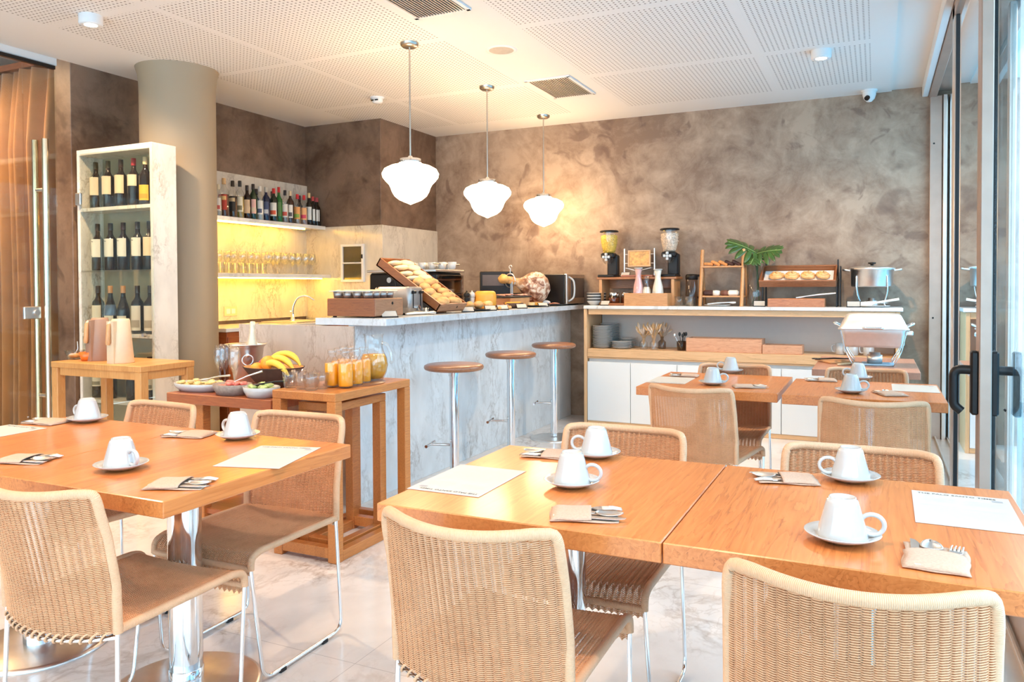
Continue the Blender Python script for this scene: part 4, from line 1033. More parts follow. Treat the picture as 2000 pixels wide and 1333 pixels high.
for k, (dx, mt, lb) in enumerate(((-.12, 'choc', 'dark brownie on the lower ladder shelf, leftmost'), (-.055, 'milk', 'round white iced biscuit on the lower ladder shelf'), (.02, 'choc', 'brown filled biscuit on the lower ladder shelf'), (.095, 'milk', 'white and golden filled biscuits at the right of the lower shelf'))):
    o = (MB().box((0, 0, .024), (.09, .07, .048), .012) if k in (0, 3) else MB().lathe([(0, 0), (.03, 0), (.037, .012), (.037, .034), (.03, .045), (0, .048)], 20)).build('biscuit', M[mt] if k != 2 else plain('brown_biscuit', (.20, .08, .05), .7, var=.3)); o.location = (lx+dx, 6.99, SZ+.0925)
    tag(o, lb, 'biscuit', 'biscuits on the ladder stand')
def plate(loc, label, r0=.10, mat='ceram', grp=None, sx=1.0):
    o = MB().lathe([(0, .004), (r0*.6, .004), (r0*.96, .0135), (r0, .0155), (r0*.985, .0125), (r0*.62, 0), (0, 0)], 36, cap0=False).build('plate', M[mat]); o.location = loc; o.scale = (sx, 1, 1)
    return tag(o, label, 'plate', grp)
def tongs(loc, rz, label, L=.26, tilt=0, mat='steel'):
    m = MB()
    for s in (-1, 1):
        m.tube([(0, s*.006, 0), (L*.35, s*.016, .004), (L*.75, s*.022, .004), (L*.9, s*.014, 0), (L, s*.012, 0)], [.006, .008, .006, .012, .009], 6, flat=.25)
    o = m.build('serving_tongs', M[mat]); o.location = loc; o.rotation_euler = (0, tilt, rz)
    return tag(o, label, 'tongs', 'serving tongs of the buffet')
plate((X_(1401, 6.90), 6.90, SZ), 'oval white plate lying in front of the ladder stand', .085, sx=1.35)
tongs((X_(1382, 6.90), 6.90, SZ+.020), .05, 'steel tongs resting on the oval white plate', .24, -.06)
# vase with monstera
vx, vy = X_(1476, 7.09), 7.09
r = thing('glass_vase', 'tall clear cylinder vase holding a monstera stem', 'vase', (vx, vy, SZ))
part('body', MB().lathe([(0, .0), (.072, 0), (.074, .004), (.074, .375), (.070, .375), (.068, .012), (0, .012)], 36, cap0=False), M['glassy'], r)
r = thing('monstera', 'green monstera with two split leaves in the tall glass vase', 'plant', (vx, vy, SZ))
Lp = [(-.03, 0, .015), (.0, 0, .2), (-.005, -.01, .39), (-.02, -.02, .46)]
part('stem', MB().tube(smooth_path([(-.03, 0, .015), (.03, 0, .2), (-.005, -.01, .40), (-.12, -.03, .55)], .05), .0055, 8).tube(smooth_path([(.03, 0, .015), (.01, 0, .25), (.02, -.01, .40), (.10, -.03, .47)], .05), .0055, 8), M['leaf'], r)
def monstera_leaf(base, tipdir, size, roll, name='leaf'):
    m = MB(); ax = Vector(tipdir).normalized(); up = Vector((0, -.75, .65)).normalized(); side = ax.cross(up).normalized(); up = side.cross(ax)
    R = Matrix.Rotation(roll, 3, ax); side = R @ side; up = R @ up
    B = Vector(base); n = 6
    def pt(l, s_, h=0): return B+ax*(l*size)+side*(s_*size)+up*(h*size)
    # central blade strip
    m.grid(lambda u, v: pt(-.05+v*1.05, (u-.5)*.20*(1-v**2)+.0, .05*sin(v*3)-.02*abs(u-.5)), 4, 10)
    for s in (-1, 1):
        for k in range(n):
            l0 = -.06+.155*k; ln = [.54, .66, .70, .64, .52, .34][k]; an = [1.95, 1.55, 1.25, 1.02, .82, .62][k]; w_ = .135
            w_ = .158; d = (cos(an), sin(an))
            def fn(u, v, l0=l0, ln=ln, d=d, w_=w_, s=s):
                t = v*ln; wid = w_*(.55+.75*sin(PI*min(1, v*.62+.16)))*(1-v**7)
                off = (u-.5)*wid
                return pt(l0+.04+d[0]*t - d[1]*off*1, s*(d[1]*t + d[0]*off), .05*sin(min(3, (l0+.1)*3))-.42*t*t-.02*abs(u-.5))
            m.grid(fn, 3, 7)
    o = part(name, m, M['leaf'], r, solid=.0012)
    part('midrib', MB().tube([pt(v/8*1.0-.05, 0, .05*sin(v/8*3)+.006) for v in range(9)], .0028, 6), plain('midrib_green', (.25, .38, .12), .5) if 'midrib_green' not in bpy.data.materials else bpy.data.materials['midrib_green'], o)
monstera_leaf((-.01, -.03, .475), (-.84, -.15, .36), .25, .35)
monstera_leaf((.02, -.03, .46), (.86, -.2, .10), .215, -.15)
monstera_leaf((.0, -.04, .44), (-.1, -.55, -.35), .15, 0)
card(X_(1483, 6.87), 6.87, SZ, 'white label card in front of the glass vase', 0, .095, .05, .3)
# small wooden tray, tilted tray
r = thing('wooden_tray', 'shallow reddish wooden tray with rounded ends below the pastries', 'tray', (X_(1556, 6.90), 6.90, SZ))
tw = X_(1611, 6.9)-X_(1501, 6.9)
part('base', MB().box((0, 0, .012), (tw-.01, .16, .022), .006), M['teakx'], r)
part('rim', MB().box((0, -.08, .035), (tw, .014, .07), .006).box((0, .08, .035), (tw, .014, .07), .006).box((-tw/2+.007, 0, .035), (.014, .15, .07), .006).box((tw/2-.007, 0, .035), (.014, .15, .07), .006), wood('tray_wood', (.60, .26, .11), (.45, .15, .05), 0, .4, .2, 2.5, (.2, .06, .02)), r)
tongs((X_(1632, 6.90), 6.92, SZ+.115), PI, 'pale tongs lying across the shallow reddish tray', .31, .13)
tx0, tx1 = X_(1486, 6.98), X_(1632, 6.98); tw = tx1-tx0
r = thing('pastry_tray', 'dark wooden tray on a black stand tilted to show four pastries', 'tray', ((tx0+tx1)/2, 7.04, SZ))
Mt = Matrix.Translation((0, 0, .24)) @ Matrix.Rotation(.50, 4, 'X')
td = .27
part('bottom_board', MB().box((0, 0, 0), (tw, td, .012), .001, M=Mt), M['walnut'], r)
for nm, c, d in (('front_rim', (0, -td/2, .024), (tw+.01, .014, .062)), ('back_rim', (0, td/2, .024), (tw+.01, .014, .062)), ('side_rim', (-tw/2, 0, .024), (.014, td, .062)), ('side_rim', (tw/2, 0, .024), (.014, td, .062))):
    part(nm, MB().box(c, d, .003, M=Mt), M['walnut'] if nm != 'front_rim' else wood('rim_wood', (.42, .17, .08), (.28, .10, .04), 0, .4, .2, 2.5, (.12, .04, .02)), r)
part('paper_liner', MB().box((0, 0, .009), (tw-.04, td-.03, .003), 0, M=Mt), M['white'], r)
st = MB()
for s in (-1, 1):
    x = s*(tw/2-.02) + (.03 if s > 0 else 0)
    st.box((x, .13, .20), (.012, .012, .40), .002); st.box((x, -.11, .085), (.010, .010, .17), .002); st.box((x, 0, .006), (.012, .26, .012), .002)
part('stand', st, M['blackm'], r)
part('side_plate', MB().box((tw/2+.035, .02, .17), (.006, .24, .34), .001), M['blackm'], r)
for k, px in enumerate((1516, 1546, 1577, 1606)):
    m = MB()
    m.tube([((.044-.0011*j)*cos(j*.5), (.038-.0010*j)*sin(j*.5), .014+.0008*j+.003*sin(j*2.3)) for j in range(34)], [.011+.003*sin(j*1.9) for j in range(34)], 8)
    m.blob((0, 0, .018), (.085, .075, .04), noise=.06, seed=k)
    o = m.build('pastry', M['pastry']); P = Vector((X_(px, 7.02)-(tx0+tx1)/2, -.015, .011))
    P = Vector(((tx0+tx1)/2, 7.04, SZ)) + (Mt @ P)
    o.location = P; o.rotation_euler = (.50, 0, k*.2); o.scale = (1.3, 1.3, 1.25)
    tag(o, ('leftmost', 'second', 'third', 'rightmost')[k]+' swirled golden pastry in the tilted dark tray', 'pastry', 'swirled pastries in the tilted tray')
# round soup pot
px_, py_ = -.035, 7.04
r = thing('soup_pot', 'round stainless steel soup pot with lid on a burner stand', 'pot', (px_, py_, SZ))
part('body', MB().lathe([(0, .165), (.150, .165), (.158, .175), (.160, .30), (.175, .305), (.175, .312)], 44), M['steel'], r)
part('lid', MB().lathe([(.176, .312), (.178, .318), (.165, .326), (.08, .338), (0, .342)], 44), M['steel'], r)
part('lid_knob', MB().lathe([(.012, .34), (.012, .352), (.030, .356), (.030, .366), (0, .370)], 20), M['black'], r)
hb = MB()
for s in (-1, 1): hb.tube(smooth_path([(s*.165, -.035, .300), (s*.215, -.035, .308), (s*.215, .035, .308), (s*.165, .035, .300)], .02), .009, 10)
part('handles', hb, M['steel'], r)
st = MB()
for a in (PI*.25, PI*.75, PI*1.25, PI*1.75): st.tube(smooth_path([(.16*cos(a), .16*sin(a), .255), (.165*cos(a), .165*sin(a), .14), (.125*cos(a), .125*sin(a), .03), (.14*cos(a), .14*sin(a), .004)], .05), .0075, 8)
st.tube([(.125*cos(2*PI*k/32), .125*sin(2*PI*k/32), .035) for k in range(32)], .004, 6, closed=True)
part('stand', st, M['chrome'], r)
part('burner', MB().lathe([(0, .002), (.045, .002), (.048, .008), (.048, .05), (.03, .055), (.028, .075), (0, .075)], 28), M['steel'], r)
card(X_(1667, 6.87), 6.87, SZ, 'white label card in front of the soup pot', 0, .10, .05, .3)
plate((X_(1708, 6.90), 6.90, SZ), 'oval white plate lying in front of the soup pot', .09, sx=1.3)
o = MB().tube([(-.10, 0, .004), (-.02, 0, .01), (.03, 0, .022), (.20, 0, .052)], [.022, .024, .008, .010], 8, flat=.25).build('ladle', M['milk']); o.location = (X_(1702, 6.9), 6.885, SZ+.016)
tag(o, 'pale serving spoon resting on the plate at the soup pot', 'spoon')

# ---- open shelf of the sideboard
Z2 = .7125
def stack(px, Y, n, r0, what, pitch, grp):
    x = X_(px, Y)
    base = None
    for k in range(n):
        t = 'top' if k == n-1 else ('bottom' if k == 0 else None)
        lb = f'{t} plate of the {what}' if t else f'{ORD[n-1-k]} plate from the top of the {what}'
        if base is None: o = base = plate((x, Y, Z2), lb, r0, grp=grp)
        else:
            o = base.copy(); COL.objects.link(o)
            o.location = (x+.0015*sin(k*2.1), Y+.0015*cos(k*1.7), Z2+pitch*k); o['label'] = lb
stack(1176.5, 6.97, 17, .098, 'tall front stack of white dinner plates', .0121, 'tall front stack of white dinner plates')
stack(1191, 7.155, 18, .098, 'tall rear stack of white dinner plates', .0121, 'tall rear stack of white dinner plates')
stack(1214, 6.95, 5, .094, 'low front stack of small white plates', .0125, 'low front stack of small white plates')
stack(1226, 7.13, 7, .082, 'middle stack of small white saucers', .012, 'middle stack of small white saucers')
for k, (px, Y, s, nm) in enumerate(((1257, 6.97, 11, 'leftmost, holding pale bunny tail grass'), (1277, 6.93, 23, 'front one, holding ears of wheat'), (1293, 7.07, 35, 'rear right one, made of darker glass'))):
    r = thing('dried_flower_bottle', 'small glass bottle of dried flowers, '+nm, 'dried flowers', (X_(px, Y), Y, Z2), 0, 'three bottles of dried flowers on the sideboard shelf')
    part('bottle', MB().lathe([(0, 0), (.034, 0), (.036, .006), (.036, .062), (.018, .080), (.014, .085), (.014, .108), (.017, .112)], 22), M['smoke'] if k == 2 else M['glassy'], r)
    rnd = random.Random(s); sm = MB(); pt_ = MB()
    for j in range(22):
        a = rnd.uniform(0, 2*PI); sp_ = rnd.uniform(.015, .075); h = rnd.uniform(.14, .215)
        tip = Vector((sp_*cos(a), sp_*sin(a)*.7, h)); sm.tube([(0, 0, .02), (tip.x*.25, tip.y*.25, .11), tip], .0014, 4)
        d = (tip-Vector((tip.x*.25, tip.y*.25, .11))).normalized()
        (pt_ if j % 2 else sm).tube([tip-d*.02, tip, tip+d*.02, tip+d*.038], [.004, .0095, .008, .002], 6)
    part('stems', sm, M['straw'], r); part('flower_heads', pt_, M['petal'], r)
r = thing('cutlery_glass', 'dark glass tumbler of spoons beside the long cutlery box', 'cutlery holder', (X_(1331, 6.93), 6.93, Z2))
part('glass', MB().lathe([(0, .004), (.036, .004), (.040, .085), (.043, .085), (.039, 0), (0, 0)], 24, cap0=False), M['smoke'], r)
for k, (a, l) in enumerate(((3.1, .15), (1.2, .16), (.4, .165), (5.2, .15), (2.2, .16))):
    m = MB().tube([(0, 0, .01), (.035*cos(a)*(1.6 if k == 0 else 1), .03*sin(a), l*.8)], .0028, 6)
    m.blob((.040*cos(a)*(1.6 if k == 0 else 1), .036*sin(a), l*.9), (.024, .012, .038), 10, 8)
    o = m.build('teaspoon', M['steel'] if k == 0 else M['blackm']); o.location = (X_(1331, 6.93), 6.93, Z2)
    tag(o, ('steel handle leaning left out of the dark spoon glass' if k == 0 else 'dark spoon standing upright in the glass on the sideboard shelf, '+['', 'rear right', 'rightmost', 'front right', 'rear left'][k]+' one'), 'spoon', 'spoons in the dark glass')
def obox(px0, px1, Y, d, h, label, ndiv):
    x0, x1 = X_(px0, Y), X_(px1, Y); w_ = x1-x0
    r = thing('cutlery_box', label, 'box', ((x0+x1)/2, Y+d/2, Z2), 0, 'wooden cutlery boxes on the sideboard shelf')
    part('front_board', MB().box((0, -d/2+.006, h/2), (w_, .012, h), .002), wood('cutlery_wood', (.76, .42, .25), (.66, .32, .17), 0, .5, .1, 2.0, (.35, .13, .06)) if 'cutlery_wood' not in bpy.data.materials else bpy.data.materials['cutlery_wood'], r)
    c = bpy.data.materials['cutlery_wood']
    part('back_board', MB().box((0, d/2-.006, h/2), (w_, .012, h), .002), c, r)
    for s in (-1, 1): part('end_board', MB().box((s*(w_/2-.006), 0, h/2), (.012, d-.026, h), .002), c, r)
    for k in range(ndiv): part('divider', MB().box((-w_/2+w_*(k+1)/(ndiv+1), 0, h/2-.004), (.010, d-.026, h-.01), .001), c, r)
    part('bottom_board', MB().box((0, 0, .005), (w_-.03, d-.03, .01), 0), M['walnut'], r)
obox(1340, 1488, 6.86, .22, .118, 'long divided wooden cutlery box on the sideboard shelf', 3)
obox(1489, 1567, 6.85, .20, .075, 'low wooden box right of the long cutlery box', 0)
def mug(px, Y, label):
    r = thing('mug', label, 'mug', (X_(px, Y), Y, Z2), 0, 'white mugs on the sideboard shelf')
    part('body', MB().lathe([(0, .005), (.036, .005), (.038, .095), (.041, .095), (.041, .004), (.036, 0), (0, 0)], 28, cap0=False), M['ceram'], r)
    part('handle', MB().tube(smooth_path([(-.038, 0, .078), (-.066, 0, .078), (-.070, 0, .05), (-.062, 0, .022), (-.038, 0, .022)], .02), .006, 8), M['ceram'], r)
mug(1642, 7.02, 'white mug on the sideboard shelf, leftmost of three'); mug(1666, 6.98, 'white mug on the sideboard shelf, middle one'); mug(1697, 6.97, 'white mug lying behind the burner of the chafing dish')

# ------------------------------------------------------------------ chafing dish table
r = thing('carving_table', 'ribbed wooden table at the wall under the rectangular chafing dish', 'table', (-.065, 5.89, 0))
part('tabletop', MB().box((0, 0, .727), (.63, .98, .046), .003), M['chop'], r)
part('support', MB().box((.05, .25, .35), (.30, .30, .70), .005), M['blackm'], r)
tz = .75; cx_, cy_ = -.02, 5.83
r = thing('chafing_dish', 'rectangular stainless chafing dish with closed lid on wire legs', 'chafing dish', (cx_, cy_, tz))
def rrect(hx, hy, rd, n=5):
    out = []
    for (sx, sy, a0) in ((1, 1, 0), (-1, 1, PI/2), (-1, -1, PI), (1, -1, 3*PI/2)):
        for k in range(n+1):
            a = a0+PI/2*k/n; out.append((sx*(hx-rd)+rd*cos(a), sy*(hy-rd)+rd*sin(a)))
    return out
def loft(mb, secs):   # secs: (hx, hy, rd, z)
    rings = [[(x, y, z) for x, y in rrect(a, b, c)] for a, b, c, z in secs]; n = len(rings[0]); vs = [p for g in rings for p in g]
    fs = [(j*n+i, j*n+(i+1) % n, (j+1)*n+(i+1) % n, (j+1)*n+i) for j in range(len(secs)-1) for i in range(n)]
    mb.add(vs, fs, None, True); mb.add(rings[0], [list(range(n))[::-1]]); mb.add(rings[-1], [list(range(n))])
    return mb
part('water_pan', loft(MB(), [(.175, .115, .03, .125), (.188, .128, .03, .145), (.192, .132, .03, .21), (.196, .135, .03, .213), (.198, .137, .03, .245)]), M['satin'], r)
part('rim', loft(MB(), [(.215, .155, .03, .245), (.220, .160, .03, .250), (.215, .155, .03, .256)]), M['steel'], r)
part('lid', loft(MB(), [(.210, .150, .03, .256), (.206, .146, .035, .262), (.190, .130, .045, .30), (.170, .112, .05, .338), (.155, .098, .05, .348), (.10, .05, .04, .352)]), M['satin'], r)
part('lid_handle', MB().tube(smooth_path([(-.06, -.145, .265), (-.06, -.175, .258), (.06, -.175, .258), (.06, -.145, .265)], .02), .008, 10), M['chrome'], r)
eh = MB()
for s in (-1, 1): eh.tube(smooth_path([(s*.20, -.05, .262), (s*.245, -.05, .285), (s*.245, .05, .285), (s*.20, .05, .262)], .02), .008, 10)
part('end_handles', eh, M['chrome'], r)
part('hinge_bracket', MB().box((.215, -.10, .225), (.05, .05, .03), .006), M['steel'], r)
wl = MB()
for sx in (-1, 1):
    wl.tube(smooth_path([(sx*.20, -.15, .24), (sx*.17, -.13, .10), (sx*.125, -.13, .006), (sx*.125, .13, .006), (sx*.17, .13, .10), (sx*.20, .15, .24)], .03), .004, 8)
    wl.tube(smooth_path([(sx*.198, -.10, .24), (sx*.16, -.10, .10), (sx*.115, -.10, .030), (sx*.115, .10, .030), (sx*.16, .10, .10), (sx*.198, .10, .24)], .03), .003, 8)
part('wire_stand', wl, M['chrome'], r)
part('burner', MB().lathe([(0, .012), (.048, .012), (.048, .068), (.035, .072), (.035, .085), (0, .085)], 28, (.01, 0, 0)), M['steel'], r)
o = MB().box((cx_+.03, cy_, tz+.006), (.20, .18, .010), .003).build('cloth', plain('blue_cloth', (.45, .60, .70), .9)); tag(o, 'folded pale blue cloth under the burner of the chafing dish', 'cloth')
o = MB().box((-.27, 5.90, tz+.008), (.17, .24, .014), .004, rz=.5).build('cutting_board', M['lightwood']); tag(o, 'small wooden board left of the chafing dish with scissors lying on it', 'board')
m = MB().tube([(-.10, .0, .0), (.0, .0, .004), (.11, .01, .0)], [.004, .006, .003], 6).tube([(-.10, .03, .0), (.0, 0, .004), (.11, -.02, 0)], [.004, .006, .003], 6)
m.tube([(-.12+.02*cos(2*PI*k/12), -.008+.016*sin(2*PI*k/12), 0) for k in range(12)], .0035, 6, closed=True).tube([(-.12+.02*cos(2*PI*k/12), .036+.016*sin(2*PI*k/12), 0) for k in range(12)], .0035, 6, closed=True)
o = m.build('scissors', M['blackm']); o.location = (-.27, 5.90, tz+.024); o.rotation_euler = (0, 0, .5); tag(o, 'dark scissors lying on the board left of the chafing dish', 'scissors')
o = MB().tube([(0, 0, .006), (.05, .05, .010), (.10, .12, .008)], [.007, .009, .006], 8).build('serving_tongs', M['pine']); o.location = (-.24, 5.66, tz); tag(o, 'short pale wooden tongs at the front of the ribbed table', 'tongs')
# ------------------------------------------------------------------ food and machines on the bar slab
BZ = 1.112
def onbar(px, X): return Xp(px, 600, X).y
# riser box with the egg tin
r = thing('wooden_riser', 'dark walnut riser box at the near end of the bar slab', 'riser', (-2.865, 3.955, BZ))
part('box', MB().box((0, 0, .062), (.35, .30, .108), .003), M['walnut'], r)
part('end_face', MB().box((.177, 0, .062), (.006, .292, .10), .001), wood('walnut_light', (.42, .20, .10), (.30, .13, .06), 1, .45, .15, 2.5, (.16, .06, .03)), r, label='end face of the riser in a lit walnut tone')  # lighter walnut puts the light on the room side into the colour
part('finger_hole', MB().cyl((.178, .03, .085), (.182, .03, .085), .009, 14), M['black'], r)
fe = MB()
for sx in (-1, 1):
    for sy in (-1, 1): fe.cyl((sx*.14, sy*.12, 0), (sx*.14, sy*.12, .01), .012, 12)
part('feet', fe, M['rubber'], r)
def tin(name, label, loc, rot, nx, ny, pitch=.072):
    r = thing(name, label, 'baking tin', loc); r.rotation_euler = rot
    c = MB(); t = MB()
    for i in range(nx):
        for j in range(ny):
            x, y = (i-(nx-1)/2)*pitch, (j-(ny-1)/2)*pitch
            c.lathe([(.022, .004), (.026, .004), (.034, .040), (.036, .040), (.028, 0), (0, 0)], 20, (x, y, 0), cap0=False)
    part('cups', c, M['grey_metal'], r)
    w_, d_ = nx*pitch/2+.004, ny*pitch/2+.004
    part('rim', MB().box((0, d_, .042), (2*w_, .008, .006), .002).box((0, -d_, .042), (2*w_, .008, .006), .002).box((w_, 0, .042), (.008, 2*d_, .006), .002).box((-w_, 0, .042), (.008, 2*d_, .006), .002), M['steel'], r)
    return r
tin('muffin_tin', 'round cupped steel muffin tin holding small cakes on the walnut riser', (-2.875, 3.955, BZ+.117), (0, 0, 0), 4, 4, .072)
k = 0
mf = None
for i in range(4):
    for j in range(4):
        loc = (-2.875+(i-1.5)*.072, 3.955+(j-1.5)*.072, BZ+.117+.034)
        if mf is None:
            o = mf = MB().blob((0, 0, 0), (.056, .056, .036), noise=.04).build('muffin', M['breadl'])
        else: o = mf.copy(); COL.objects.link(o)
        o.location = loc; o.rotation_euler = (0, 0, i+j*2)
        tag(o, f'small pale cake in the muffin tin, {ORD[i]} column from the left, {ORD[j]} row', 'cake', 'small cakes in the muffin tin')
tin('muffin_tin', 'second muffin tin leaning behind the first one, seen edge on', (-2.90, 4.175, BZ+.02), (1.35, 0, 0), 4, 2, .060)
card(-2.645, 3.90, BZ, 'white label card tilted in front of the walnut riser', .9, .10, .055, 1.4)
# toaster
r = thing('toaster', 'silver toaster with two black levers between riser and bread tray', 'toaster', (-2.88, 4.36, BZ), 0)
part('body', loft(MB(), [(.13, .085, .02, .012), (.135, .09, .02, .02), (.135, .09, .03, .17), (.125, .08, .03, .185)]), M['grey_metal'], r)
part('slots', MB().box((0, -.03, .186), (.20, .024, .003), 0).box((0, .03, .186), (.20, .024, .003), 0), M['black'], r)
for y in (-.045, .045):
    part('lever', MB().box((.142, y, .15), (.022, .035, .02), .004), M['black'], r)
    part('lever_slot', MB().box((.136, y, .10), (.003, .008, .11), 0), M['black'], r)
part('dial', MB().cyl((.134, 0, .045), (.155, 0, .045), .018, 20), M['chrome'], r)
part('feet', MB().box((0, 0, .006), (.22, .14, .012), .003), M['black'], r)
# bread tray
ty0, ty1 = 4.475, 4.845
Pl = Vector((-2.665, 0, BZ+.012)); Ph = Vector((-3.15, 0, BZ+.335)); ax = (Ph-Pl); TL = ax.length; ang = math.atan2(ax.z, -ax.x)
Mt = Matrix.Translation((Pl.x, (ty0+ty1)/2, Pl.z)) @ Matrix.Rotation(ang, 4, 'Y')     # local -x runs up the slope
r = thing('bread_tray', 'long walnut tray propped at a slant and filled with rolls', 'tray', (0, 0, 0))
tw = ty1-ty0
part('bottom_board', MB().box((-TL/2, 0, .006), (TL, tw, .010), .001, M=Mt), M['walnut'], r)
for s in (-1, 1): part('side_rim', MB().box((-TL/2, s*(tw/2-.006), .032), (TL, .012, .064), .002, M=Mt), M['walnut'], r)
part('end_rim', MB().box((-.006, 0, .032), (.012, tw, .064), .002, M=Mt), bpy.data.materials['walnut_light'], r)  # low end painted in the same lit walnut tone
part('end_rim', MB().box((-TL+.006, 0, .032), (.012, tw, .064), .002, M=Mt), M['walnut'], r)
part('finger_hole', MB().cyl((-.001, .06, .034), (.002, .06, .034), .009, 14, ) if False else MB().add([(Mt @ Vector((.001, .06+.009*cos(2*PI*k/14), .036+.009*sin(2*PI*k/14)))) for k in range(14)], [list(range(14))]), M['black'], r)
sw = MB()
for s in (-1, 1):
    sw.tube(smooth_path([(-2.80, (ty0+ty1)/2+s*.13, BZ+.005), (-2.98, (ty0+ty1)/2+s*.13, BZ+.005), (-3.03, (ty0+ty1)/2+s*.13, BZ+.245)], .02), .005, 8)
sw.box((-2.88, (ty0+ty1)/2, BZ+.004), (.2, .30, .008), .001)
part('wire_stand', sw, M['blackm'], r)
rnd = random.Random(3)
rolls = []
for i in range(9):
    for j in range(2):
        rolls.append((-.045-i*(TL-.09)/8.3, -.085+j*.165+rnd.uniform(-.012, .012), .045+rnd.uniform(0, .014), i, j))
for (a, b_, c_, i, j) in rolls:
    pale = i > 4
    P = Mt @ Vector((a, b_, c_))
    if i > 4 and j == 0: d = (.118, .13, .042); rt = (0, ang-.75, rnd.uniform(-.2, .2))
    elif i > 4: d = (.11, .12, .055); rt = (0, ang-.4, rnd.uniform(-.3, .3))
    else: d = (.076, .135, .062) if j else (.088, .11, .068); rt = (rnd.uniform(-.2, .2), ang-.3, rnd.uniform(-.5, .5))
    o = MB().blob((0, 0, 0), d, 16, 10, .035, seed=i*3+j).build('bread_roll', M['breadl'] if pale else M['bread']); o.location = P; o.rotation_euler = rt
    tag(o, f"{'pale flat' if pale else 'crusty golden'} roll in the {'far' if j else 'near'} row of the slanted tray, {ORD[i]} from the bottom", 'bread roll', 'rolls in the slanted bread tray')
for k, (px, X) in enumerate(((800, -2.66), (838, -2.66))): pass
tongs((-2.70, 4.16, BZ+.012), 1.35, 'dark steel tongs lying on the bar in front of the toaster', .26)
glass_short((-2.665, 4.34, BZ), 'small empty glass beside the tongs in front of the toaster', 'small glass on the bar', .55)
# coffee machine on the service counter
SC = .95
r = thing('coffee_machine', 'black and steel espresso machine with white cups on top behind the bar', 'coffee machine', (-3.50, 5.55, SC))
part('body', MB().box((0, 0, .25), (.64, .46, .42), .02), M['black'], r)
part('top_tray', MB().box((0, 0, .475), (.66, .48, .02), .004), M['steel'], r)
part('rail', MB().tube(smooth_path([(-.30, .22, .53), (.30, .22, .53), (.30, -.22, .53)], .02), .006, 8).box((-.05, .225, .535), (.42, .008, .03), .002), M['nickel'], r)
part('side_glass', MB().box((.328, 0, .29), (.012, .44, .30), .004), M['smoke'], r)
part('drip_base', MB().box((0, 0, .03), (.66, .50, .06), .004), M['steel'], r)
part('steam_pipe', MB().tube(smooth_path([(-.2, -.24, .34), (-.2, -.30, .34), (-.19, -.31, .18)], .03), .006, 8), M['chrome'], r)
part('dial', MB().cyl((-.10, -.23, .40), (-.10, -.255, .40), .022, 18), M['steel'], r)
for k in range(9):
    px = 806+k*9.6; up = k in (1, 4)
    Y = 5.47+.11*(k % 2); X = Yp(px, 520, Y).x
    if k == 0:
        cp0 = thing('espresso_cup', 'first white cup from the left on top of the espresso machine', 'cup', (X, Y, SC+.486), 0, 'white cups on the espresso machine')
        part('body', MB().lathe([(.022, 0), (.030, .012), (.037, .058), (.034, .058), (.026, .012), (0, .006)], 22), M['ceram'], cp0); o = cp0
    else: o = copy_tree(cp0); o.location = (X, Y, SC+.486); o['label'] = ORD[k]+' white cup from the left on top of the espresso machine'
# till
r = thing('till_monitor', 'black till monitor seen from behind, left of the wall side ham', 'monitor', (-3.12, 6.30, SC))
part('screen', MB().box((0, 0, .35), (.30, .03, .26), .01, rz=.35), M['black'], r)
part('bezel_strip', MB().box((-.02, -.02, .40), (.20, .008, .10), .004, rz=.35), plain('dark_grey_plastic', (.10, .07, .06), .35), r)
part('stand', MB().box((.0, .04, .12), (.10, .08, .24), .01).box((0, .02, .01), (.24, .20, .02), .006), M['black'], r)
r = thing('card_printer', 'low black till printer between the monitor and the ham', 'printer', (-3.10, 6.78, SC))
part('body', MB().box((0, 0, .14), (.20, .22, .28), .02), M['black'], r)
# mills, carafe, cheese
def mill(px, X, mat, label):
    r = thing('pepper_mill', label, 'mill', (X, onbar(px, X), BZ), 0, 'salt and pepper mills')
    part('body', MB().lathe([(0, 0), (.027, 0), (.028, .008), (.022, .035), (.017, .06), (.022, .085), (.021, .095)], 24), mat, r)
    part('head', MB().lathe([(.018, .096), (.024, .102), (.026, .120), (.018, .136), (.006, .14), (.007, .148), (0, .152)], 24, cap0=False), mat, r)
mill(912, -2.92, M['black'], 'black pepper mill beside the white mill and the cheese')
mill(922, -2.90, M['ceram'], 'white salt mill beside the orange cheese wheel')
r = thing('carafe', 'small empty glass carafe behind the slanted bread tray', 'carafe', (-3.02, onbar(881, -3.02), BZ), 0)
part('body', MB().lathe([(0, .002), (.035, .002), (.038, .03), (.036, .07), (.020, .12), (.020, .135), (.036, .165)], 24, cap1=False), M['glassy'], r)
r = MB().lathe([(0, 0), (.068, 0), (.082, .012), (.088, .04), (.088, .105), (.080, .132), (.066, .142), (0, .143)], 40).build('waxed_cheese', M['cheese']); r.location = (-2.83, onbar(948, -2.83), BZ+.005)
tag(r, 'tall orange waxed cheese standing behind the small rolls', 'cheese')
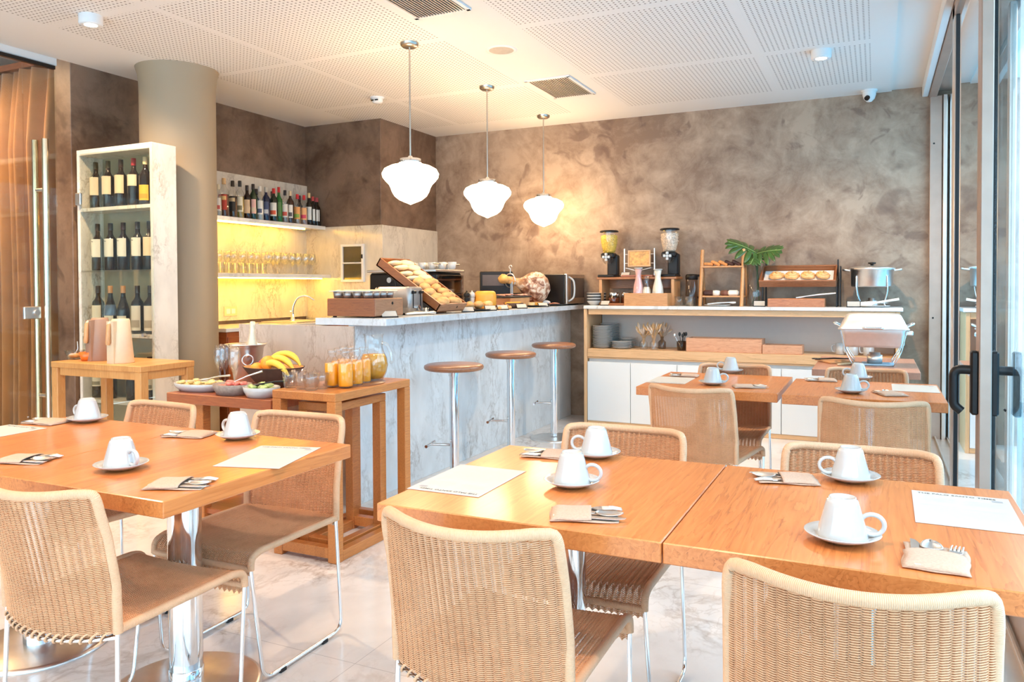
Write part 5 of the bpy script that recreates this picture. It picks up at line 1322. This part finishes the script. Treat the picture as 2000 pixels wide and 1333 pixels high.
# riser and charcuterie slate
r = thing('wooden_riser', 'low wooden riser under the slate of cold cuts', 'riser', (-2.90, 6.05, BZ))
part('box', MB().box((0, 0, .045), (.26, .40, .086), .003), M['teakx'], r)
part('end_face', MB().box((.132, 0, .045), (.005, .39, .08), .001), M['lightwood'], r, label='paler end face')
part('finger_hole', MB().cyl((-.04, -.201, .05), (-.04, -.203, .05), .009, 14), M['black'], r)
r = thing('slate_board', 'black slate of cold cuts lying on the low riser', 'slate', (-2.90, 6.05, BZ+.089))
part('slate', MB().box((0, 0, .005), (.29, .44, .010), .002), M['slate'], r)
rnd = random.Random(5)
for k in range(14):
    o = MB().blob((0, 0, 0), (.075, .055, .012), 12, 6, .12, seed=k).build('cold_cut', plain('cold_cut', (.62, .26, .18), .5, var=.3, scale=50) if 'cold_cut' not in bpy.data.materials else bpy.data.materials['cold_cut'])
    o.location = (-2.90+rnd.uniform(-.10, .10), 6.05-.18+k*.027, BZ+.107+.002*(k % 3)); o.rotation_euler = (rnd.uniform(-.2, .2), 0, rnd.uniform(0, 3))
    tag(o, 'folded slices of cold cuts spread over the black slate', 'cold cut', 'cold cut slices on the slate')
# ham
hx, hy = -2.90, 6.47
r = thing('cured_ham', 'cured ham leg with bare hoof end clamped in its holder', 'ham', (hx, hy, BZ))
def hamf(u, v):
    a = 2*PI*u; t = v
    # axis from hoof (front left, high) to the thick end (right, low)
    A = Vector((-.10, -.22, .245)); B = Vector((.08, .05, .175)); C_ = Vector((.10, .22, .13))
    P = A*(1-t)**2+B*2*t*(1-t)+C_*t*t
    R_ = [.03, .036, .034, .05, .078, .11, .133, .145, .146, .138, .11, .06, .004]
    f = t*(len(R_)-1); i = min(int(f), len(R_)-2); rr = R_[i]+(R_[i+1]-R_[i])*(f-i)
    rr *= 1+.04*sin(5*a+9*t)+.03*sin(9*a+17*t)
    d = ((B-A)*(1-t)+(C_-B)*t).normalized(); s_ = d.cross(Vector((0, 0, 1))).normalized(); up = s_.cross(d)
    return P+s_*(rr*cos(a)*.82)+up*(rr*sin(a))
hm_, nt, bs = new_mat('ham_rind')
tc = nd(nt, 'ShaderNodeTexCoord').outputs['Object']; sp3 = nd(nt, 'ShaderNodeSeparateXYZ', {0: tc})
n1 = nd(nt, 'ShaderNodeTexNoise', {'Vector': tc, 'Scale': 22.0, 'Detail': 6.0, 'Distortion': 1.0})
cA = ramp(nt, n1.outputs['Fac'], [(.38, (.18, .06, .03)), (.5, (.5, .27, .16)), (.6, (.74, .62, .48))])
mr = math_(nt, 'MINIMUM', math_(nt, 'MAXIMUM', math_(nt, 'MULTIPLY_ADD', sp3.outputs['Y'], 9.0, 1.7), 0.0), 1.0)
mx = nd(nt, 'ShaderNodeMix', {'Factor': mr}, data_type='RGBA'); mx.inputs[6].default_value = (.72, .34, .10, 1); nt.links.new(cA, mx.inputs[7])
nt.links.new(mx.outputs[2], bs.inputs['Base Color']); bs.inputs['Roughness'].default_value = .5; bump(nt, bs, n1.outputs['Fac'], .5, .006)
part('meat', MB().grid(hamf, 40, 36), hm_, r)
part('hoof', MB().blob((-.115, -.235, .25), (.10, .10, .085), noise=.06), plain('hoof', (.80, .42, .12), .5, var=.15), r)
st = thing('ham_stand', 'steel screw clamp and wooden base gripping the ham leg', 'ham holder', (hx, hy, BZ))
part('base_board', MB().box((.04, .04, .012), (.20, .42, .022), .004), M['teakx'], st)
part('post', MB().box((-.075, -.15, .10), (.022, .022, .20), .003, rz=.3), M['steel'], st)
part('base_foot', MB().box((-.10, -.16, .012), (.10, .14, .022), .004), M['walnut'], st)
part('clamp', MB().tube([(-.085+.05*cos(a), -.165, .235+.062*sin(a)) for a in [2*PI*k/20 for k in range(20)]], .006, 6, closed=True), M['steel'], st)
part('clamp_arm', MB().box((-.06, -.19, .19), (.022, .012, .14), .002, M=Matrix.Rotation(.0, 4, 'Y')), M['steel'], st)
part('thumb_screw', MB().cyl((-.085, -.165, .29), (-.08, -.165, .345), .004, 8).tube([(-.08+.014*cos(a), -.165, .358+.014*sin(a)) for a in [2*PI*k/12 for k in range(10)]], .0035, 6), M['steel'], st)
part('white_cradle', MB().blob((.09, .19, .03), (.13, .16, .05)), M['white'], st)
# microwave
r = thing('microwave', 'black microwave with silver front and curved handle at the bar end', 'microwave', (-2.80, 7.01, BZ))
part('body', MB().box((-.02, 0, .155), (.36, .50, .28), .006), M['black'], r)
part('door', MB().box((.168, .0, .155), (.02, .50, .28), .004), M['nickel'], r)
part('window', MB().box((.180, .06, .165), (.006, .34, .19), .003), plain('oven_window', (.05, .035, .028), .15), r)
part('front_edge', MB().box((.172, -.232, .155), (.026, .036, .282), .004), M['alul'], r)
part('handle', MB().tube(smooth_path([(.18, -.19, .27), (.225, -.175, .24), (.235, -.17, .155), (.225, -.175, .07), (.18, -.19, .04)], .05, 6), .009, 10), M['ceram'], r)
part('feet', MB().box((-.02, 0, .008), (.30, .42, .016), .003), M['rubber'], r)
# plates and cards along the front edge
for k, (px, lb) in enumerate(((915, 'white label card at the foot of the slanted bread tray'), (959, 'white label card in front of the small golden rolls'), (983, 'white label card in front of the dried meats, third along the bar'), (1020, 'white label card between the dark bowl and the cheese plate'), (1062, 'white label card nearest the microwave'))):
    card(-2.635, onbar(px, -2.635), BZ, lb, .75, .088, .05, 1.3)
rnd = random.Random(9)
plate((-2.72, onbar(930, -2.72), BZ), 'dark slate plate of small golden rolls beside the bread tray', .11, 'slate')
for k in range(5):
    o = MB().blob((0, 0, 0), (.075, .070, .055), 14, 9, .04, seed=k).build('small_roll', M['pastry'] if k > 2 else M['bread'])
    o.location = (-2.76+.03*(k % 2), onbar(922+9*k, -2.74), BZ+.045); tag(o, ORD[k]+' small golden roll from the left in front of the orange cheese', 'bread roll', 'small golden rolls in front of the cheese')
plate((-2.76, onbar(975, -2.76), BZ), 'dark plate of dried meats in front of the low riser', .10, 'slate')
for k in range(6):
    o = MB().blob((0, 0, 0), (.06, .035, .018), 10, 6, .1, seed=k+20).build('dried_meat', plain('dried_meat', (.35, .12, .07), .5, var=.3) if 'dried_meat' not in bpy.data.materials else bpy.data.materials['dried_meat'])
    o.location = (-2.79+.035*(k % 3), onbar(966+3*k, -2.76), BZ+.026); o.rotation_euler = (0, .3, k); tag(o, 'dark slices of dried meat on the plate before the riser', 'dried meat', 'dried meat slices on the dark plate')
P = (-2.74, onbar(1003, -2.74), BZ)
o = MB().lathe([(0, .005), (.05, .005), (.082, .045), (.086, .045), (.055, 0), (0, 0)], 30, cap0=False).build('wooden_bowl', M['gas']); o.location = P; tag(o, 'shallow dark bowl of yellow cheese strips on the bar', 'bowl')
for k in range(5):
    o = MB().box((0, 0, 0), (.13, .02, .016), .004).build('cheese_strip', M['cheese']); o.location = (P[0], P[1]-.03+.018*k, BZ+.042+.004*(k % 2)); o.rotation_euler = (0, 0, .9+.1*k)
    tag(o, 'yellow cheese strips lying in the shallow dark bowl', 'cheese', 'cheese strips in the dark bowl')
plate((-2.74, onbar(1046, -2.74), BZ), 'black slate plate of cheese wedges near the ham', .13, 'slate')
for k in range(6):
    o = MB().prism([(0, 0), (.075, .016), (.075, -.016)], 0, .024).build('cheese_wedge', M['cheese'] if k % 2 else M['breadl']); o.location = (-2.78+.03*(k % 3), onbar(1036+4*k, -2.74), BZ+.017); o.rotation_euler = (0, 0, k*.9)
    tag(o, 'cheese wedges scattered on the slate plate near the ham', 'cheese', 'cheese wedges on the slate plate')
plate((-2.70, onbar(1083, -2.70), BZ), 'small dark plate with pink slices in front of the microwave', .095, 'slate')
o = MB().blob((0, 0, .02), (.10, .08, .016), noise=.15).build('cold_cut', bpy.data.materials['cold_cut']); o.location = (-2.70, onbar(1083, -2.70), BZ+.002); tag(o, 'pink slices on the small dark plate in front of the microwave', 'cold cut')
for k in range(5):
    o = MB().blob((0, 0, 0), (.03, .028, .026), 10, 7, .05).build('cracker', M['bread']); o.location = (-2.66, onbar(988+4*k, -2.66), BZ+.016) if k < 3 else (-2.655, onbar(940+9*k, -2.655), BZ+.016)
    tag(o, 'small bread pieces lying along the front edge of the bar', 'bread', 'bread pieces at the bar edge')

# ------------------------------------------------------------------ juice table
jx0, jx1, jy0, jy1, jz = -2.655, -2.275, 2.90, 3.54, .80
def frame_table(name, label, x0, x1, y0, y1, z, mat, lean=False):
    r = thing(name, label, 'side table', ((x0+x1)/2, (y0+y1)/2, 0)); wx, wy = (x1-x0), (y1-y0); t = .052
    part('tabletop', MB().box((0, 0, z-.020), (wx, wy, .040), .003), M[mat], r)
    for sx in (-1, 1):
        for sy in (-1, 1): part('leg', MB().box((sx*(wx/2-t/2), sy*(wy/2-t/2), (z-.04)/2), (t, t, z-.04), .003), M[mat], r)
        part('floor_rail', MB().box((sx*(wx/2-t/2), 0, .025), (t*.9, wy-2*t, .05), .003), M[mat], r)
    for sy in (-1, 1): part('floor_rail', MB().box((0, sy*(wy/2-t/2), .045), (wx-2*t, t*.9, .05), .003), M[mat], r)
    return r
jt = frame_table('nesting_table', 'tall narrow orange wood table holding the juice bottles, beside the bar', jx0, jx1, jy0, jy1, jz, 'teak')
frame_table('nesting_table', 'smaller wooden table pushed under the juice table', jx0+.075, jx1-.075, jy0+.10, jy1-.12, .735, 'teak')
r = thing('buffet_table', 'low reddish wood table holding the dishes, fruit and champagne bucket', 'table', (-3.06, 3.24, 0))
part('tabletop', MB().box((0, .01, .714), (.72, .62, .052), .003), M['redwood'], r)
for sx in (-.16, .30):
    for sy in (-.24, .24): part('leg', MB().box((sx, sy, .344), (.055, .055, .688), .003), M['teak'], r)
part('back_board', MB().box((.07, .27, .40), (.46, .02, .55), .002), M['walnut'], r)
part('lower_shelf', MB().box((.07, 0, .12), (.50, .50, .03), .003), M['redwood'], r)
part('crate_board', MB().box((.07, -.235, .25), (.46, .02, .05), .002), M['redwood'], r)
o = MB().lathe([(0, 0), (.15, 0), (.15, .004), (0, .004)], 44).build('serving_mat', M['walnut']); o.location = (-2.44, 3.27, jz); o.scale = (1, 1.15, 1); tag(o, 'dark round mat under the juice bottles', 'mat')
jb_ = None
J = [(649, 3.10, 'left'), (675, 3.10, 'front'), (662, 3.20, 'second row left'), (695, 3.20, ''), (685, 3.30, ''), (711, 3.30, ''), (672, 3.30, '')]
for k, (px, Y, t) in enumerate(J):
    x = Yp(px, 745, Y).x
    if jb_ is None:
        jb_ = thing('juice_bottle', '', 'bottle', (0, 0, 0), 0, 'small glass bottles of orange juice')
        part('glass', MB().lathe([(0, 0), (.034, 0), (.037, .006), (.037, .115), (.032, .130), (.019, .150), (.018, .160), (.023, .164), (.023, .180), (.019, .182)], 26, cap1=False), M['glassy'], jb_)
        part('juice', MB().lathe([(0, .004), (.033, .005), (.0352, .010), (.0352, .114), (0, .115)], 26), M['juice'], jb_); o = jb_
    else: o = copy_tree(jb_)
    o.location = (x, Y, jz+.0045)
    o['label'] = ['orange juice bottle at the left front of the cluster, beside the tumblers', 'orange juice bottle nearest the viewer in the cluster', 'orange juice bottle in the second row, between the two front ones', 'orange juice bottle right of the nearest one, second row', 'orange juice bottle at the back middle of the cluster', 'orange juice bottle at the right end, touching the glass pitcher', 'orange juice bottle hidden at the back left of the cluster'][k]
r = thing('glass_pitcher', 'round glass pitcher of lemon water behind the juice bottles', 'pitcher', (-2.425, 3.42, jz+.001))
part('body', MB().lathe([(0, .0), (.045, 0), (.05, .006), (.068, .04), (.076, .08), (.070, .12), (.052, .155), (.046, .18), (.050, .235), (.056, .245)], 32, cap1=False), M['glassy'], r)
part('lemon_water', MB().lathe([(0, .008), (.046, .01), (.065, .042), (.072, .08), (.066, .118), (.056, .138), (0, .14)], 30), M['lemonade'], r)
part('handle', MB().tube(smooth_path([(.048, 0, .20), (.085, 0, .195), (.112, 0, .14), (.115, 0, .10), (.105, 0, .095)], .04, 6), .008, 10), M['glassy'], r)
for k, (px, Y, lb) in enumerate(((567, 3.00, 'leftmost cut glass tumbler on the juice table'), (584, 3.09, 'cut glass tumbler in the back row, left'), (590, 2.98, 'cut glass tumbler second in the front row'), (608, 2.965, 'cut glass tumbler at the front corner of the juice table'), (611, 3.08, 'cut glass tumbler in the back row, right'), (628, 3.03, 'rightmost cut glass tumbler, beside the juice bottles'))):
    r = thing('cut_tumbler', lb, 'glass', (Yp(px, 750, Y).x, Y, jz), .3*k, 'cut glass tumblers on the juice table')
    part('body', MB().lathe([(0, .010), (.025, .010), (.0345, .078), (.037, .078), (.036, .055), (.028, 0), (0, 0)], 36, cap0=False, sq=lambda a: 1+.03*(1 if int(a/(2*PI)*18+.5) % 2 else -1)), M['glassy'], r)
# serving dishes
tz2 = .741
def dish(px, Y, sx, sy, h, outer, inner, label, rz=0):
    r = thing('serving_dish', label, 'dish', (Yp(px, 755, Y).x, Y, tz2), rz, 'shallow serving dishes on the low reddish table')
    Ms = Matrix.Diagonal((sx, sy, 1, 1))
    part('body', MB().lathe([(0, .006), (.72, .006), (.94, h), (1, h), (.97, h*.6), (.80, 0), (0, 0)], 40, cap0=False, M=Ms), M[outer], r)
    m = MB(); rnd = random.Random(px); m.lathe([(0, h*.80), (.86, h*.80)], 30, M=Ms, cap1=False, cap0=False)
    part('filling', m, inner, r)
    return r
egg = plain('scrambled_egg', (.74, .56, .24), .6, var=.2, scale=60, bmp=.5); tom = plain('cut_fruit', (.72, .22, .16), .45, var=.4, scale=45, bmp=.4); grn = plain('cucumber', (.42, .50, .18), .5, var=.4, scale=45, bmp=.4)
dish(391, 3.08, .165, .105, .042, 'ceram', egg, 'wide oval white dish of scrambled egg at the left end of the low table')
dish(454, 3.03, .110, .085, .055, 'stone', tom, 'speckled brown dish of cut red fruit, middle of the three')
dish(511, 3.02, .098, .085, .052, 'ceram', grn, 'small white dish of green vegetables nearest the juice table')
rnd = random.Random(2)
for (px, Y, mt, h, rx, n, nm, gl) in ((391, 3.08, egg, .040, .10, 9, 'egg', 'lumps of scrambled egg in the wide white dish'), (454, 3.03, tom, .052, .06, 9, 'fruit_piece', 'red fruit pieces in the speckled brown dish'), (511, 3.02, grn, .050, .055, 9, 'vegetable_slice', 'green vegetable slices in the small white dish')):
    for k in range(n):
        o = MB().blob((0, 0, 0), (.05, .035, .02), 10, 6, .12, seed=k).build(nm, mt); cx0 = Yp(px, 755, Y).x
        o.location = (cx0+rnd.uniform(-rx, rx), Y+rnd.uniform(-.045, .045), tz2+h+.001*k); o.rotation_euler = (rnd.uniform(-.3, .3), rnd.uniform(-.3, .3), rnd.uniform(0, 3))
        tag(o, gl, 'food', gl)
def spoon(loc, label, mat, L=.20, rz=0, tilt=.5, br=.028):
    m = MB().tube([(.01, 0, .0), (L*.5, 0, .004), (L, 0, 0)], [.003, .004, .006], 8, flat=.5).blob((-.015, 0, -.002), (br*2.3, br*1.7, .014), 14, 8)
    o = m.build('serving_spoon', M[mat]); o.location = loc; o.rotation_euler = (0, -tilt, rz); return tag(o, label, 'spoon', 'serving spoons in the dishes')
spoon((Yp(398, 750, 3.08).x, 3.10, tz2+.06), 'steel serving spoon lying in the dish of scrambled egg', 'steel', .16, .1, .15, .034)
spoon((Yp(455, 750, 3.03).x, 3.03, tz2+.062), 'serving spoon with pale handle rising from the red fruit dish', 'steel', .17, .35, .35)
spoon((Yp(508, 750, 3.02).x, 3.02, tz2+.064), 'black serving spoon in the dish of green vegetables', 'blackm', .16, .2, .12, .032)
# flutes
for k, (px, Y, lb) in enumerate(((430, 3.22, 'champagne flute at the left, in front of another'), (439, 3.29, 'champagne flute standing behind the leftmost one'), (458, 3.17, 'champagne flute directly in front of the champagne bucket'))):
    r = thing('champagne_flute', lb, 'glass', (Yp(px, 740, Y).x, Y, tz2), 0, 'champagne flutes beside the bucket')
    part('glass', MB().lathe([(0, 0), (.033, 0), (.031, .004), (.008, .012), (.005, .03), (.005, .085), (.014, .10), (.028, .135), (.033, .165), (.031, .205), (.026, .235), (.024, .235), (.029, .205), (.031, .165), (.026, .137), (.010, .105), (0, .10)], 26, cap0=False), M['glassy'], r)
# bucket and bottle
bx, by = Yp(482, 740, 3.45).x, 3.45
r = thing('champagne_bucket', 'shiny steel champagne bucket with ring handles on the low table', 'bucket', (bx, by, tz2))
part('body', MB().lathe([(0, .0), (.068, 0), (.072, .006), (.098, .205), (.106, .215), (.122, .222), (.122, .226), (.104, .222), (.094, .20), (.066, .01), (0, .008)], 44, cap0=False), M['steel'], r)
for s in (-1, 1):
    a = -.75 if s > 0 else PI-.75; c = Vector((.094*cos(a), .094*sin(a), .165)); d = Vector((cos(a), sin(a), 0)); t = Vector((-sin(a), cos(a), 0))
    part('knob', MB().blob(c+d*.012, (.028, .028, .028)), M['chrome'], r)
    part('ring_handle', MB().tube([c+d*.02+t*(.030*cos(q))+Vector((0, 0, -.026+.030*sin(q))) for q in [2*PI*k/20 for k in range(20)]], .004, 8, closed=True), M['chrome'], r)
r = thing('champagne_bottle', 'champagne bottle with pale foil neck standing in the steel bucket', 'bottle', (bx+.03, by, tz2+.012)); r.rotation_euler = (0, .06, 0)
part('body', MB().lathe([(0, 0), (.038, 0), (.040, .01), (.040, .15), (.036, .19), (.024, .235)], 28), plain('green_bottle', (.02, .05, .015), .1, coat=.5), r)
part('foil', MB().lathe([(.034, .20), (.024, .238), (.017, .28), (.0175, .30), (.016, .305), (.018, .325), (.014, .345), (0, .348)], 26, cap0=False), plain('pale_foil', (.80, .66, .46), .4, .3), r)
# fruit bowl
fx, fy = Yp(537, 742, 3.32).x, 3.31
r = thing('fruit_bowl', 'wide brown fruit bowl on the low table below the marble wall', 'bowl', (fx, fy, tz2))
Ms = Matrix.Diagonal((1, .72, 1, 1))
part('body', MB().lathe([(0, .0), (.07, 0), (.12, .04), (.186, .117), (.189, .120), (.182, .120), (.115, .05), (.06, .012), (0, .010)], 44, cap0=False, M=Ms), M['gas'], r)
part('inside', MB().lathe([(0, .0125), (.058, .0145), (.112, .052), (.180, .1195)], 44, cap0=False, cap1=False, M=Ms), M['bread'], r, label='paler inside of the bowl')
fz = tz2
o = MB().blob((0, 0, 0), (.085, .085, .083), 24, 16, .005).build('orange', M['orange']); o.location = (fx+.0, fy-.04, fz+.14); tag(o, 'whole orange standing highest in the fruit bowl', 'orange')
o = MB().blob((0, 0, 0), (.078, .078, .074), 22, 14, .008).build('orange', M['orange']); o.location = (fx-.075, fy-.045, fz+.105); tag(o, 'lower orange in the fruit bowl, left of the highest one', 'orange')
o = MB().blob((0, 0, 0), (.075, .075, .068), 22, 14, .02).build('apple', M['apple']); o.location = (fx-.09, fy+.03, fz+.125); tag(o, 'red apple at the left of the fruit bowl, left one', 'apple')
o = MB().blob((0, 0, 0), (.07, .07, .065), 22, 14, .02).build('apple', M['apple']); o.location = (fx-.02, fy+.05, fz+.12); tag(o, 'red apple behind the oranges in the fruit bowl', 'apple')
o = MB().blob((0, 0, 0), (.075, .055, .052), 20, 12, .01).build('kiwi', M['kiwi']); o.location = (fx+.07, fy-.055, fz+.105); tag(o, 'brown kiwi at the front of the fruit bowl', 'kiwi')
o = MB().blob((0, 0, 0), (.07, .05, .05), 20, 12, .01).build('kiwi', M['kiwi']); o.location = (fx+.045, fy+.0, fz+.085); tag(o, 'kiwi half hidden under the bananas', 'kiwi')
def banana(cx0, cy0, cz0, R_, sweep, a0, rz, label, tiltx=0):
    n = 14; pts = []; rr = []
    for k in range(n+1):
        t = k/n; a = a0-sweep*t
        pts.append(Vector((R_*cos(a), 0, R_*sin(a)))); rr.append(.0185*(.22+.78*min(1, sin(PI*min(1, .08+t*.92))*1.5)) if t < .93 else .007)
    m = MB().tube(pts, rr, 6, ref=(0, 1, 0)); o = m.build('banana', M['banana']); o.location = (cx0, cy0, cz0); o.rotation_euler = (tiltx, 0, rz)
    return tag(o, label, 'banana', 'bananas lying over the fruit bowl')
banana(fx+.055, fy+.03, fz+.075, .115, 2.3, 2.75, .05, 'banana at the back of the bunch, highest curve')
banana(fx+.055, fy-.005, fz+.06, .112, 2.3, 2.70, -.05, 'banana in the middle of the bunch', .15)
banana(fx+.065, fy-.035, fz+.045, .110, 2.1, 2.45, -.18, 'banana nearest the viewer in the bunch', .35)

# ------------------------------------------------------------------ place settings
TZ = .7505
cup0 = thing('coffee_cup', '', 'cup', (0, 0, 0), 0, 'white cups turned upside down on saucers')
part('body', MB().lathe([(.051, 0), (.0520, .0025), (.0490, .018), (.0430, .040), (.0365, .064), (.0325, .078), (.0305, .0822), (.0280, .083), (.0272, .088), (.0248, .088), (.0240, .0845), (0, .0843)], 40, cap0=False), M['ceram'], cup0)
part('handle', MB().tube([(.058+.0235*cos(q), 0, .034+.0215*sin(q)) for q in [-2.6+5.2*k/18 for k in range(19)]], .0050, 10, flat=1.2), M['ceram'], cup0)
sau0 = MB().lathe([(0, .006), (.028, .006), (.034, .007), (.060, .015), (.076, .0215), (.0775, .0205), (.062, .012), (.036, 0), (0, 0)], 48, cap0=False).build('saucer', M['ceram']); sau0['category'] = 'saucer'; sau0['group'] = 'white saucers on the dining tables'
cups = [  # pixel of the saucer centre, handle angle, words
 (1165, 893, PI+.1, 'at the far edge of the near right table'), (1117, 950, .1, 'beside the sheet of paper on the near right table'),
 (1661, 940, PI+.15, 'across the right hand table, beside the glass door'), (1645, 1057, .05, 'nearest the viewer on the right hand table'),
 (171, 824, PI, 'on the left tables in front of the side table'), (237, 917, -.1, 'nearest the viewer on the left tables'), (465, 857, PI-.1, 'at the right corner of the left table'),
 (1427, 728, PI+.1, 'at the far edge of the far tables, left'), (1392, 752, .05, 'above the left chair back at the far tables'),
 (1676, 742, PI+.1, 'on the far tables right below the chafing dish'), (1662, 768, .05, 'above the right chair back at the far tables')]
for k, (px, py, a, t) in enumerate(cups):
    P = Zp(px, py, TZ)
    s = sau0 if k == 0 else sau0.copy()
    if k: COL.objects.link(s)
    s.location = P; s['label'] = 'white saucer of the cup '+t
    c = cup0 if k == 0 else copy_tree(cup0)
    c.location = P+Vector((0, 0, .0075)); c.rotation_euler = (0, 0, a); c['label'] = 'upturned white cup '+t
# cutlery
def fork_mb():
    m = MB()
    m.grid(lambda u, v: (-.072+.077*v, (u-.5)*(.010-.005*v), .003), 2, 6)
    pts = [(.005, .0025), (.020, .0035), (.032, .011), (.045, .0125), (.045, -.0125), (.032, -.011), (.020, -.0035), (.005, -.0025)]
    m.prism(pts, .0025, .0045)
    for k in range(4):
        y = -.0105+.007*k; m.tube([(.044, y, .0035), (.070, y, .005), (.092, y*.95, .001)], [.0017, .0016, .0008], 5)
    return m
def spoon_mb():
    m = MB().grid(lambda u, v: (-.072+.102*v, (u-.5)*(.010-.004*v), .003), 2, 6)
    m.grid(lambda u, v: (.028+.066*v, (u-.5)*2*.0215*math.sqrt(max(0, 1-(2*v-1)**2))*(1.06-.16*v), .001+.006*((2*u-1)**2+(2*v-1)**2)*.6), 10, 14)
    return m
def knife_mb():
    m = MB().box((-.036, 0, .003), (.072, .013, .005), .002)
    m.prism([(0, -.008), (.075, -.010), (.094, -.003), (.098, .006), (.0, .007)], .002, .0035)
    return m
fk0 = fork_mb().build('fork', M['steel'], None, solid=.0012); sn0 = spoon_mb().build('spoon', M['steel'], None, solid=.0012); kn0 = knife_mb().build('knife', M['steel'])
nap0 = thing('napkin', '', 'napkin', (0, 0, 0), 0, 'knitted beige napkin pouches')
part('back_flap', MB().grid(lambda u, v: (.080*(2*u-1)*1.0+.002*sin(v*9), .058*(2*v-1)+.003*sin(u*7), .0022+.002*sin(u*5+v*4)*u), 16, 12), M['napkin'], nap0, solid=.0022)
part('pocket', MB().grid(lambda u, v: (-.078+.096*u, .057*(2*v-1)+.002*sin(u*8), (.0112+.0030*sin(PI*v)*(.35+.65*u)-.006*(abs(2*v-1)**6))*(.30+.70*min(1, u*7))), 16, 14), M['napkin'], nap0, solid=.0022)
for o in (fk0, sn0, kn0): o.hide_render = False
naps = [ # pixel of the centre, direction of the cutlery heads (angle in plan), extra, words
 (1140, 1008, .35, 'nearest the viewer on the near right table, beside the cup'), (1075, 890, PI+.15, 'at the far side of the near right table, dark cutlery'),
 (1828, 1095, PI/2-.05, 'in the lower right corner of the picture, fork upright'), (1537, 938, PI+.25, 'across the right tables, left of the cup'),
 (350, 948, .45, 'at the front corner of the left table'), (372, 851, PI+.28, 'in the middle of the left table'), (52, 900, .35, 'cut by the left edge at the front'), (95, 826, PI+.12, 'at the far left edge of the left tables'),
 (1338, 735, PI+.1, 'far side of the far left table'), (1462, 757, .3, 'behind the left rattan back of the far tables'), (1605, 744, PI+.1, 'in the middle of the far right table'), (1738, 771, PI/2+.4, 'behind the right rattan back of the far tables')]
for k, (px, py, a, t) in enumerate(naps):
    P = Zp(px, py, TZ); P.z = TZ+.0008
    n = nap0 if k == 0 else copy_tree(nap0)
    n.location = P; n.rotation_euler = (0, 0, a); n['label'] = 'beige knitted napkin pouch '+t
    R2 = Matrix.Rotation(a, 3, 'Z')
    for j, (src, dy, nm) in enumerate(((kn0, -.036, 'knife'), (sn0, -.004, 'spoon'), (fk0, .032, 'fork'))):
        o = src if k == 0 else src.copy()
        if k: COL.objects.link(o)
        if abs(a-PI/2) < .1: dy = -dy
        o.location = P+(R2 @ Vector((.0, dy, .0045))); o.rotation_euler = (0, 0, a+(-.10 if dy < 0 else .06 if dy > 0 else 0))
        tag(o, f'{nm} in the napkin pouch '+t, nm, nm+'s held in the napkin pouches' if nm != 'knife' else 'knives held in the napkin pouches')
# printed sheets
def txt(body, size, name, parent, x, y, mat, align='LEFT'):
    cu = bpy.data.curves.new(name, 'FONT'); cu.body = body; cu.size = size; cu.align_x = align; cu.space_character = 1.05; cu.resolution_u = 3
    cu.offset = size*.012
    o = bpy.data.objects.new(name, cu); COL.objects.link(o)
    dg = bpy.context.evaluated_depsgraph_get(); me = bpy.data.meshes.new_from_object(o.evaluated_get(dg)); bpy.data.objects.remove(o)
    me.materials.clear(); me.materials.append(mat); m = bpy.data.objects.new(name, me); link(m, parent); m.location = (x, y, .0012); return m
sheet0 = thing('menu_sheet', '', 'menu', (0, 0, 0), 0, 'printed menu sheets')
SW, SH = .218, .308
part('paper', MB().box((0, 0, .0004), (SW, SH, .0008), 0), M['paper'], sheet0)
txt('THE PALO SANTO TIMES', .0152, 'heading', sheet0, -SW/2+.013, SH/2-.026, M['ink'])
ln = MB()
def bar_(x, y, w_, h=.0018): ln.add([(x, y, .0011), (x+w_, y, .0011), (x+w_, y+h, .0011), (x, y+h, .0011)], [(0, 1, 2, 3)])
bar_(-SW/2+.013, SH/2-.040, .045)
for k in range(4): bar_(-SW/2+.013, SH/2-.062-.012*k, .08, .0010); bar_(.01, SH/2-.068-.012*k, .08, .0010)
bar_(-SW/2+.013, SH/2-.135, .085, .0024); bar_(-SW/2+.013, SH/2-.150, .18, .0013)
for k in range(7): bar_(-SW/2+.013, SH/2-.168-.015*k, .185-.02*(k % 2), .0010)
part('text_lines', ln, M['inkl'], sheet0)
part('stamp', MB().add([(SW/2-.040, SH/2-.048, .0012), (SW/2-.016, SH/2-.048, .0012), (SW/2-.016, SH/2-.034, .0012), (SW/2-.040, SH/2-.034, .0012)], [(0, 1, 2, 3)]), plain('grey_print', (.38, .36, .36), .8), sheet0)
for k, (x, y, a, lb) in enumerate(((-1.043, 1.925, PI+.01, 'white printed sheet on the near right table, its heading upside down'), (.194, 2.153, -.01, 'white printed sheet on the right hand table beside the glass door'),
        (-1.775, 1.925, .27, 'white printed sheet at the right corner of the left table'), (-1.07, 4.43, PI+.02, 'white printed sheet at the left end of the far tables'), (.185, 4.58, 0, 'white printed sheet at the right end of the far tables'), (-3.035, 1.80, .05, 'white printed sheet cut by the left edge of the picture'))):
    o = sheet0 if k == 0 else copy_tree(sheet0)
    o.location = (x, y, TZ+.0003); o.rotation_euler = (0, 0, a); o['label'] = lb
